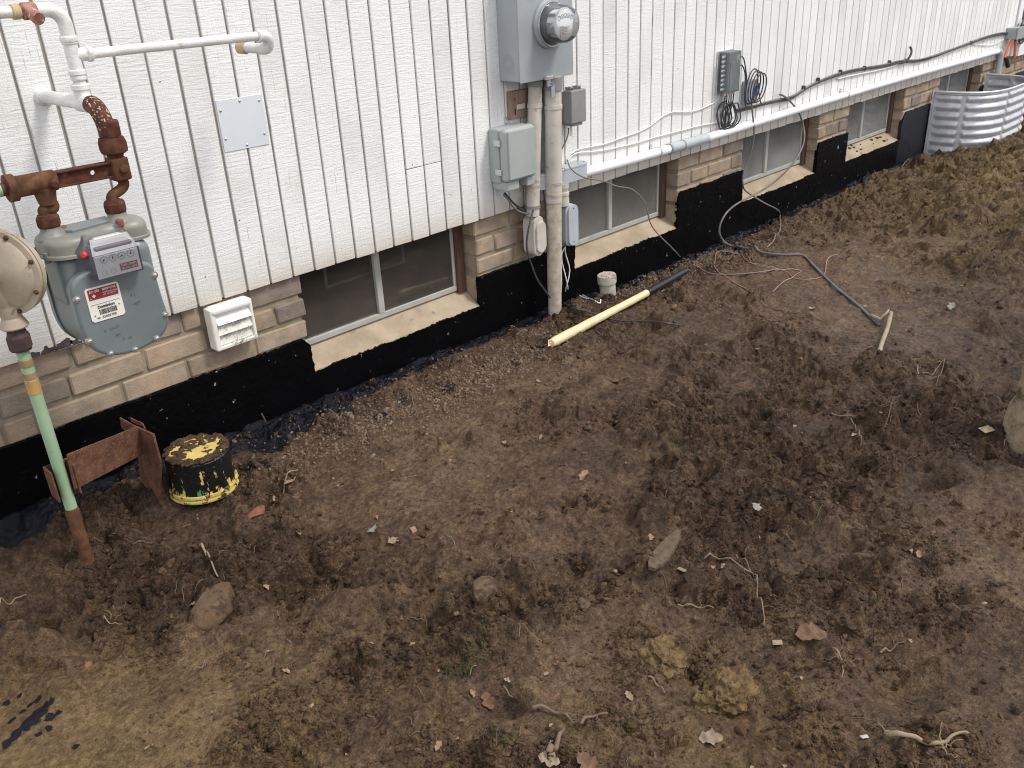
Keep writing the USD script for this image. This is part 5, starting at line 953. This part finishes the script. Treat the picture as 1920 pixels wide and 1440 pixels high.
# wooden handle with its black end
ha, hb, hc_ = G(1034, 652), G(1212, 561), G(1286, 525)
for q, zz_ in ((ha, .022), (hb, .034), (hc_, .052)): q[2] += zz_
hc_[2] = max(hc_[2], hb[2] + .012)
hw_ = thing('tool_handle', 'broken pale wooden tool handle with black taped end on the soil', 'handle', tuple(ha))
d_ = (hb - ha) / np.linalg.norm(hb - ha); n_ = 26
P = np.array([ha + (hb - ha) * t for t in np.linspace(0, 1, n_)]); rad = np.array([.0225 - .004 * t + .001 * math.sin(7 * t) for t in np.linspace(0, 1, n_)]); rad[0] *= .82
st_ = tube(P, rad, 16); v = np.array(st_.vertices); v += (meshkit.noise(v * 60)[:, None] - .5) * .0022; st_ = trimesh.Trimesh(v, st_.faces, process=False); obj('shaft', st_, 'handle_wood', hw_, 60)
spl = [trimesh.convex.convex_hull(np.array([ha - d_ * g2.uniform(.004, .022) + g2.normal(0, .007, 3)] + [ha + d_ * .012 + g2.normal(0, .009, 3) for _ in range(4)])) for _ in range(7)]
obj('broken_end', cat_(spl), 'handle_wood', hw_)
obj('black_end', tube(np.vstack([[hb - d_ * .012], np.array([hb + (hc_ - hb) * t for t in np.linspace(.0, 1, 14)])]), np.r_[.0165, np.full(12, .0178), .0178, .016], 16), 'handle_black', hw_, 60)
# capped pipe
sc = G(1146, 556); sp = thing('capped_pipe', 'short white capped pipe stub standing by the tarred wall', 'pipe', tuple(sc))
lean = np.array([-.08, .05, 1.0]); lean /= np.linalg.norm(lean); sc = sc + np.array([.01, .03, .018])
obj('pipe', lathe([(0, -.06), (.043, -.06), (.043, .055), (0, .055)], sc, lean, 28), 'stump', sp, 35); obj('cap', lathe([(0, .052), (.050, .052), (.0515, .056), (.0515, .094), (.048, .099), (0, .100)], sc, lean, 28), 'stump', sp, 35)
for k in range(4): obj('cap_rib', put(bx(-.035, .035, -.002, .002, 0, .0025), sc + lean * .1001 + np.array([.0, -.024 + .016 * k, .0]), .5), 'stump', sp)
# rocks
def rock(name, u, v, r, sq, mat, label, cat='rock', rz=0.0, seed=1, sink=.35, amp=.22, flat=.35, sub=4):
    q = G(u, v); q[2] += r * sq[2] * (1 - sink) - r * sq[2] * .55; return obj(name, put(blob(seed, r, sub, amp, 1.2 if sub < 5 else 2.6, sq, flat), q, rz), mat, '/World', True, label, cat)
rock('rock', 402, 1142, .098, (1.0, .62, .52), 'rock_mud', 'largest mud coloured rock lying in the dark soil at lower left', rz=.6, seed=3, sink=.25, amp=.16)
rock('rock', 1096, 1137, .036, (1.0, .55, .5), 'rock_grey', 'small grey brown stone on the soil at lower centre', rz=.9, seed=4, amp=.12)
rock('rock', 906, 1112, .055, (1.0, .75, .7), 'rock_grey', 'lumpy grey stone at the edge of the crumbled hollow', rz=.5, seed=5)
rock('clay_lump', 1372, 1300, .058, (1.15, .95, .8), 'rock_ochre', 'large ochre clay lump at lower right', 'clay lump', .2, 6, .3, .55, .0, 5)
rock('clay_lump', 1328, 1318, .035, (1.0, .9, .8), 'rock_ochre', 'smaller ochre clay lump left of the large one', 'clay lump', 1.2, 7, .3, .55, .0, 5)
rock('clay_lump', 1245, 1225, .06, (1.2, .8, .5), 'rock_ochre', 'flattened yellowish clay lump left of the ochre lumps', 'clay lump', .9, 8, .75, .55, .0, 5)
rock('stone', 1488, 799, .0145, (1.1, .9, .8), 'rock_pale', 'rounded pale stone on the dark right hand soil', 'stone', .3, 9, .2, .1)
rock('stone', 1503, 811, .013, (1.2, .7, .6), 'rock_pale', 'flat pale stone just below the rounded pale one', 'stone', .1, 10, .3, .1)
rock('stone', 1103, 803, .016, (1.1, .9, .6), 'rock_grey', 'smooth grey pebble in the middle of the smooth mud', 'stone', .4, 11, .3, .1)
rock('brick_fragment', 480, 962, .036, (1.2, .7, .4), 'brick_chip', 'red brick fragment half buried beside the tarred pail', 'brick', .4, 12, .5, .2, .4)
rock('brick_fragment', 165, 1247, .013, (1.1, .8, .7), 'brick_chip', 'small orange brick chip at the lower left', 'brick', .4, 13, .2, .2, .4)
rock('brick_fragment', 1264, 574, .02, (1.3, .7, .5), 'brick_chip', 'small orange chip right of the wooden handle', 'brick', .4, 14, .3, .2, .4)
# slab of bark
qa, qb = G(1272, 1003, .012), G(1222, 1078, .012); dr = (qb - qa) / np.linalg.norm(qb - qa); sd = np.cross(dr, (0, 0, 1)); P = []
for t, w_ in ((0, .008), (.15, .017), (.4, .024), (.7, .026), (.9, .02), (1, .010)):
    c = qa + (qb - qa) * t
    for s in (-1, 1):
        for h in (0, .012): P.append(c + sd * s * w_ + np.array([0, 0, h - .006 + .010 * t]))
bk = trimesh.convex.convex_hull(np.array(P)).subdivide().subdivide(); v = np.array(bk.vertices); v += (meshkit.fbm(v * 60, 3)[:, None] - .5) * .006; obj('bark_slab', trimesh.Trimesh(v, bk.faces, process=False), 'bark', '/World', 30, 'long grey slab of bark lying on the soil right of centre', 'bark')
# pale log at the right edge
q = Zp(1922, 812, -.52)
P = np.array([q + np.array([0, 0, z]) for z in (-.2, 0, .2, .4, .62)])
lt = tube(spline(P, 40), .072 - np.linspace(0, .018, 40) + .010 * np.sin(np.linspace(0, 9, 40)), 32); v = np.array(lt.vertices); c_ = v.mean(0); v += (meshkit.fbm(v * 9, 4)[:, None] - .5) * np.array([.05, .05, .0]); obj('log', trimesh.Trimesh(v, lt.faces, process=False), 'log_pale', '/World', True, 'pale barkless log standing at the right edge of the dug soil', 'log')
#END_ROCKS
def leaf(q, L, rz, mat, label, seed, tilt=.3, curl=.5, cat='leaf', name='leaf', lobes=True):
    r_ = np.random.default_rng(seed); n = 26; a = np.linspace(0, 1, n); w_ = L * .30 * np.sin(PI * np.clip(a, 0, 1)) ** .7 * (1 + (.22 * np.sin(a * PI * 5 + r_.uniform(0, 3)) + .12 * np.sin(a * 31 + seed) if lobes else .08 * np.sin(a * 9)))
    w_ = np.maximum(w_, .0006); X = (a - .5) * L; rows_ = []
    for s in (-1, -.5, 0, .5, 1):
        y = w_ * s; z = curl * (y ** 2) / L * 2.2 + .10 * L * np.sin(a * 3.0 + seed) * curl; ph = seed * .7 + s; rows_.append(np.c_[X, y, z + .05 * L * np.sin(a * 9 + ph) + .03 * L * np.sin(a * 17 + 2 * ph)])
    V = np.vstack(rows_); F = []
    for k in range(4):
        for i in range(n - 1): a0 = k * n + i; F += [(a0, a0 + 1, a0 + n + 1), (a0, a0 + n + 1, a0 + n)]
    V2_ = V + np.array([0, 0, .0006]); m = trimesh.Trimesh(np.vstack([V2_, V]), np.vstack([np.array(F), np.array(F)[:, ::-1] + len(V)]), process=False)
    m = put(m, q, rz, (tilt, (math.cos(seed * 1.7), math.sin(seed * 1.7), 0)))
    if label is None: return m
    return obj(name, m, mat, '/World', True, label, cat)
for u, v, L, rz, mat, lab in ((700, 998, .050, 1.1, 'leaf_grey', 'pale grey star shaped leaf left of the wood chip'), (738, 1018, .046, .1, 'leaf_pale', 'cream curled leaf below the star shaped leaf'), (1095, 896, .048, .1, 'leaf_tan', 'tan folded leaf on the soil in the middle'),
        (1520, 1195, .085, 2.4, 'leaf_brown', 'large brown oak leaf at lower right'), (545, 905, .070, .5, 'leaf_tan', 'largest tan leaf right of the tarred pail'), (528, 890, .045, 1.5, 'leaf_pale', 'upright pale leaf beside the tarred pail'), (560, 935, .05, .9, 'leaf_brown', 'brown leaf below the tan leaves near the pail'),
        (1332, 1390, .055, 2.2, 'leaf_pale', 'whitish lobed leaf near the bottom right of centre'), (1330, 770, .040, 2.6, 'leaf_brown', 'orange brown leaf left of the pale stones'), (915, 1320, .050, 1.3, 'leaf_brown', 'reddish brown leaf beside the small bottom hollow'), (1522, 582, .045, .3, 'leaf_pale', 'pale leaf on the bare mud near the dark cable'),
        (1305, 1165, .03, 1.6, 'leaf_brown', 'narrow brown leaf fragment right of the bark slab'), (1180, 1310, .03, 1.2, 'leaf_tan', 'small upright tan leaf scrap at bottom centre'), (1220, 1012, .028, .6, 'leaf_tan', 'small orange tan leaf above the bark slab'), (1418, 955, .05, .8, 'leaf_grey', 'greyish leaf with a stalk in the dark crumbled soil'),
        (1100, 1438, .06, 1.4, 'leaf_brown', 'brown leaf at the very bottom edge'), (1783, 578, .055, .2, 'leaf_grey', 'grey leaf lying on the soil towards the right edge'), (1030, 1430, .05, 2.0, 'leaf_pale', 'pale crumpled leaf at the bottom edge')):
    leaf(G(u, v, .010), L, rz, mat, lab, int(u + v))
for u, v, sz, lab, mat in ((1278, 1072, .026, 'whitish flat chip right of the bark slab', 'leaf_pale'), (1620, 1385, .018, 'small square white scrap at lower right', 'scrap'), (1850, 808, .05, 'pale flat scrap near the log at the right edge', 'leaf_pale'), (776, 996, .028, 'pinkish wood chip beside the star shaped leaf', 'leaf_tan'), (1458, 1208, .024, 'pale curved chip left of the oak leaf', 'leaf_pale'), (1420, 1010, .018, 'white curled scrap in the dark soil', 'scrap'), (1612, 1055, .013, 'pale pebble like chip on the right hand soil', 'scrap')):
    q = G(u, v, .007); obj('chip', put(bx(-sz / 2, sz / 2, -sz * .3, sz * .3, -.0015, .0015, .0008, .002, int(u)), q, u * .37, (.25, (1, 0, 0))), mat, '/World', False, lab, 'chip')
def root(pix, r, label, mat='root', name='root', branch=0, seed=1, lift=.004):
    P = lay(pix, r + lift, 50); r_ = np.random.default_rng(seed); P[:, 2] += .006 * np.sin(np.linspace(0, 3 * PI, 50)) + .004; parts = [tube(P, np.linspace(r, r * .45, 50), 7)]
    for k in range(branch):
        i = r_.integers(5, 45); d = r_.normal(0, 1, 3); d[2] = abs(d[2]) * .4; d /= np.linalg.norm(d); Q = P[i] + np.cumsum(np.vstack([np.zeros(3), d * .006 + r_.normal(0, .004, (8, 3))]), 0); parts.append(tube(Q, np.linspace(r * .32, r * .1, 9), 5))
    return obj(name, cat_(parts), mat, '/World', True, label, 'root' if name == 'root' else 'twig')
root(((1660, 1383), (1690, 1390), (1720, 1392), (1750, 1398), (1780, 1393), (1813, 1383)), .0065, 'thick pale branched root at the bottom right', 'stick', branch=5, seed=3)
root(((1320, 1053), (1350, 1058), (1380, 1065), (1405, 1078), (1420, 1105), (1428, 1140), (1432, 1175)), .0028, 'long thin pale root in the right hand soil', branch=6, seed=4)
root(((1380, 1045), (1400, 1058), (1412, 1078), (1416, 1095)), .0022, 'short thin root crossing the long pale root', branch=3, seed=5)
root(((1560, 1220), (1575, 1240), (1580, 1260), (1577, 1278)), .0028, 'twisted ochre root below the oak leaf', branch=8, seed=6)
root(((1650, 1230), (1665, 1224), (1685, 1228)), .003, 'short curved root end at lower right', branch=3, seed=7)
root(((1090, 1365), (1105, 1350), (1125, 1348), (1140, 1345)), .0045, 'reddish brown root stub at the bottom centre', 'root_dark', branch=2, seed=8)
root(((1000, 1335), (1030, 1338), (1055, 1345), (1075, 1365)), .005, 'dark root half buried at the bottom centre', 'root_dark', branch=3, seed=9)
root(((1030, 1420), (1045, 1400), (1058, 1375)), .008, 'thick muddy root running into the bottom edge', 'root_dark', branch=0, seed=10)
root(((1720, 690), (1735, 705), (1760, 690), (1755, 725)), .0025, 'pale branching root near the dark right hand hollow', branch=8, seed=11)
root(((1560, 770), (1600, 785), (1640, 790), (1660, 780)), .0022, 'fine whitish root tangle in the right hand soil', branch=14, seed=12)
root(((1595, 790), (1605, 810), (1615, 830)), .0024, 'pale rootlet hanging below the whitish tangle', branch=4, seed=13)
root(((1620, 660), (1660, 676), (1690, 690)), .002, 'thin root right of the muddy cable end', branch=5, seed=14)
root(((515, 945), (522, 925), (538, 905), (560, 886)), .0045, 'curved grey twig right of the tarred pail', 'stick', 'twig', 0, 15, .006)
root(((378, 1028), (392, 1045), (404, 1062)), .005, 'short pale stick left of centre in the dark soil', 'stick', 'twig', 0, 16, .005)
root(((0, 1146), (25, 1132), (52, 1121)), .0026, 'thin pale twig at the left edge', 'stick', 'twig', 0, 17)
root(((425, 805), (445, 797), (470, 790), (478, 784), (500, 800)), .006, 'dark tarred twig against the wall behind the pail', 'bark', 'twig', 3, 18, .012)
root(((1270, 1132), (1300, 1138), (1338, 1146)), .0028, 'thin pale twig left of the long thin root', 'stick', 'twig', 1, 19)
root(((1215, 1275), (1235, 1290), (1246, 1305)), .0024, 'small pale curved twig on the smooth soil', 'stick', 'twig', 0, 20)
root(((945, 1292), (955, 1305), (968, 1328)), .0016, 'fine straight stalk at the bottom centre', 'stick', 'twig', 0, 21)
root(((365, 1262), (385, 1248), (388, 1243)), .0018, 'pine needle twig at lower left', 'root', 'twig', 1, 22)
root(((195, 1168), (215, 1172), (232, 1176)), .002, 'pale straw in the dark soil at left', 'stick', 'twig', 0, 23)
root(((1690, 316), (1697, 285), (1685, 266)), .004, 'thin root against the tarred corner near the window well', 'root', 'root', 3, 24)

# ------------------------------------------------------------------ uncounted crumbs: clods, gravel, rootlets, litter, moss
def scatter(name, protos, mat, pts, scl, rots, label, cat):
    path = '/World/' + numbered('/World', name); pi = UsdGeom.PointInstancer.Define(stage, path); paths = []
    for k, m in enumerate(protos):
        pp = path + '/piece' + ('' if k == 0 else '_%03d' % k); usdkit.mesh(stage, pp, m, M[mat], True); paths.append(pp)
    pi.CreatePrototypesRel().SetTargets(paths); n = len(pts); r_ = np.random.default_rng(n)
    pi.CreateProtoIndicesAttr(Vt.IntArray.FromNumpy(r_.integers(0, len(protos), n).astype(np.int32))); pi.CreatePositionsAttr(Vt.Vec3fArray.FromNumpy(pts.astype(np.float32))); pi.CreateScalesAttr(Vt.Vec3fArray.FromNumpy(scl.astype(np.float32)))
    qs = r_.normal(size=(n, 4)) if rots is None else rots; qs = qs / np.linalg.norm(qs, axis=1, keepdims=True)
    pi.CreateOrientationsAttr(Vt.QuathArray([Gf.Quath(float(a), float(b), float(c), float(d)) for a, b, c, d in qs])); setmeta(pi.GetPrim(), label, cat, kind='stuff')
gs = np.random.default_rng(99)
crumb = [blob(k + 30, 1.0, 3, .42, 1.7, (1, .80 + .1 * (k % 3), .72), .55) for k in range(10)]
chunk = [blob(k + 300, 1.0, 3, .38, 1.4, (1, .75 + .1 * (k % 3), .62), .65) for k in range(8)]
def sample(n):
    """soil points, denser near the camera so that crumbs keep their size in view"""
    r_ = np.exp(gs.uniform(math.log(1.0), math.log(8.6), n)); a = gs.uniform(-.05, 1.35, n); x, y = CAM[0] + r_ * np.cos(a), CAM[1] + r_ * np.sin(a); k = (y < -.02) & (x < 8.5); return np.c_[x[k], y[k]]
hi_ = RegularGridInterpolator((gx, gy), HEAP, bounds_error=False, fill_value=0)
S2 = sample(260000); fr = ri(S2); fo = fieldi(S2); clump = meshkit.fbm(np.c_[S2 * 8, np.zeros(len(S2))], 3, 77)
sz = .0026 * (1 - gs.uniform(0, .992, len(S2))) ** -.42 * gs.uniform(.85, 1.2, len(S2)); hp_ = hi_(S2); sz = np.where((hp_ > .4) & (gs.uniform(0, 1, len(S2)) < .10), sz * 2.6, sz); sz = np.clip(sz, .0022, .05)
dist_ = np.hypot(S2[:, 0] - CAM[0], S2[:, 1] - CAM[1]); keepp = sst(.38, .95, fr + (clump - .5) * 1.1) * .88 + .04
acc = (gs.uniform(0, 1, len(S2)) < keepp) & (sz * 885 / dist_ > .9); S2, sz, fo, fr = S2[acc], sz[acc], fo[acc], fr[acc]
Ts = .24 + .52 * fo[:, 0] + (meshkit.fbm(np.c_[S2[:, 0] * 4 + 31.7, S2[:, 1] * 4 + 11.3, np.full(len(S2), 31 * 3.7)], 4, 31) - .5) * .34 + gs.normal(0, .06, len(S2)); Os = np.clip(fo[:, 2] + .45 * hi_(S2), 0, 1)
pts = np.c_[S2, gi(S2) + sz * gs.uniform(-.45, .45, len(S2))]; scl = sz[:, None] * gs.uniform(.75, 1.25, (len(S2), 3)); rr_ = gs.uniform(0, 1, len(S2))
isoch = rr_ < Os * .9 - .14; isdark = ~isoch & (Ts < .37); islight = ~isoch & (Ts > .50)
for nm, sel, mat, lab in (('dark_clods', isdark, 'clod_dark', 'dark brown crumbs of dug soil strewn over the ground'), ('brown_clods', ~isdark & ~isoch & ~islight, 'clod_mid', 'mid brown crumbs of dug soil strewn over the ground'), ('light_clods', islight, 'clod_light', 'light brown crumbs lying on the smoother mud'), ('ochre_clods', isoch, 'clod_ochre', 'yellowish clay crumbs on the heap and the foreground')):
    scatter(nm, crumb, mat, pts[sel], scl[sel], None, lab, 'soil crumbs')
S5 = sample(11000); f5 = ri(S5); c5 = meshkit.fbm(np.c_[S5 * 5, np.ones(len(S5))], 3, 78); h5 = hi_(S5); a5 = gs.uniform(0, 1, len(S5)) < sst(.45, 1.0, f5 + (c5 - .5) * 1.4 + .3 * h5) * .55 + .01; S5, h5 = S5[a5], h5[a5]; o5 = fieldi(S5)
z5 = gs.uniform(.007, .019, len(S5)) ** 1.0 * (1 + 1.0 * h5 * gs.uniform(0, 1, len(S5))); p5_ = np.c_[S5, gi(S5) + z5 * gs.uniform(-.35, .25, len(S5))]; s5 = z5[:, None] * gs.uniform(.8, 1.25, (len(S5), 3)); oc5 = gs.uniform(0, 1, len(S5)) < np.clip(o5[:, 2] + .5 * h5, 0, 1) * .85; t5 = .24 + .52 * o5[:, 0] + gs.normal(0, .08, len(S5))
for sel, mat, lab in ((~oc5 & (t5 < .40), 'clod_dark', 'larger dark clods broken out of the soil'), (~oc5 & (t5 >= .40), 'clod_mid', 'larger brown clods broken out of the soil'), (oc5, 'clod_ochre', 'larger yellowish clay clods on the heap and foreground')):
    scatter('soil_clods', chunk, mat, p5_[sel], s5[sel], None, lab, 'soil clods')
# gravel along the wall
gp_ = []
for u, v, r, n in ((830, 745, .30, 1300), (700, 790, .16, 500), (1000, 640, .16, 350), (1230, 520, .28, 900), (1330, 480, .3, 900), (1430, 440, .35, 600), (960, 690, .18, 450), (1180, 545, .15, 300), (640, 850, .2, 250)):
    q = Zp(u, v, -.56); gp_.append(np.c_[gs.normal(q[0], r * 1.3, n), gs.normal(q[1], r * .45, n)])
gp_ = np.vstack(gp_); gp_ = gp_[gp_[:, 1] < -.015]; sz = np.clip(np.exp(gs.normal(math.log(.0042), .4, len(gp_))), .002, .012)
scatter('gravel', [blob(k + 60, 1.0, 1, .2, 1.2, (1.2, .9, .7), .3) for k in range(5)], 'pebble', np.c_[gp_, gi(gp_) + sz * .1], sz[:, None] * gs.uniform(.8, 1.2, (len(gp_), 3)), None, 'fine gravel scattered along the foot of the tarred wall', 'gravel')
# rootlets and straw
S3 = sample(2200); f3 = ri(S3); S3 = S3[gs.uniform(0, 1, len(S3)) < sst(.2, .9, f3) * .4 + .05]
rl = [[], []]
for x, y in S3:
    a = gs.uniform(0, 2 * PI); n = 7; L = gs.uniform(.012, .055); st = np.array([math.cos(a), math.sin(a), .0]) * L / n; Q = np.cumsum(np.vstack([np.zeros(3), np.tile(st, (n, 1)) + gs.normal(0, L * .06, (n, 3))]), 0) + np.array([x, y, 0]); Q[:, 2] = gi(Q[:, :2]) + .001 + gs.uniform(0, .008) * np.sin(np.linspace(0, PI, n + 1)); d0 = np.hypot(x - CAM[0], y - CAM[1]); r0 = gs.uniform(.0005, .0011) * (1 + .18 * d0); rl[int(gs.uniform() < .45)].append(tube(Q, r0, 4))
obj('rootlets', cat_(rl[0]), 'root', '/World', True, 'fine pale rootlets and straws strewn through the soil', 'roots', kind='stuff'); obj('rootlets', cat_(rl[1]), 'root_dark', '/World', True, 'fine dark brown rootlets strewn through the soil', 'roots', kind='stuff')
S4 = sample(230); lf = [[], [], []]
for x, y in S4:
    k = int(gs.integers(0, 3)); lf[k].append(leaf(np.array([x, y, gh(x, y) + .006]), gs.uniform(.009, .026), gs.uniform(0, 6.28), None, None, int(gs.integers(0, 9999)), gs.uniform(0, .7), .6))
for k, (mat, lab) in enumerate((('leaf_tan', 'small tan leaf crumbs scattered on the soil'), ('leaf_brown', 'small brown leaf crumbs scattered on the soil'), ('leaf_pale', 'small pale leaf crumbs scattered on the soil'))): obj('leaf_litter', cat_(lf[k]), mat, '/World', True, lab, 'leaf litter', kind='stuff')
ms_ = []
for u, v, r, n in ((890, 1205, .035, 110), (862, 1255, .03, 110), (935, 1390, .025, 70), (1440, 965, .02, 30), (1270, 820, .03, 40), (1640, 1130, .02, 20)):
    q = G(u, v)
    for k in range(n):
        x, y = q[0] + gs.normal(0, r), q[1] + gs.normal(0, r * .7); z = gh(x, y); t_ = np.array([x, y, z]) + np.array([gs.normal(0, .004), gs.normal(0, .004), gs.uniform(.004, .010)]); ms_.append(tube(np.array([(x, y, z - .001), t_]), np.array([.0012, .0005]), 4))
obj('moss', cat_(ms_), 'moss', '/World', True, 'small tufts of green moss and sprouts in the soil', 'moss', kind='stuff')
# mud dropped on the fourth sill
sm = []
for k in range(14):
    x = gs.uniform(5.5, 6.25); t = gs.uniform(.05, .9); sm.append(put(blob(k, gs.uniform(.004, .017), 1, .35, 1.5, (1, 1, .5)), (x, .015 + .125 * t, -.420 + .068 * t), k))
obj('mud_crumbs', cat_(sm), 'clod_light', '/World', True, 'crumbs of mud dropped on the sill of the fourth window', 'mud', kind='stuff')
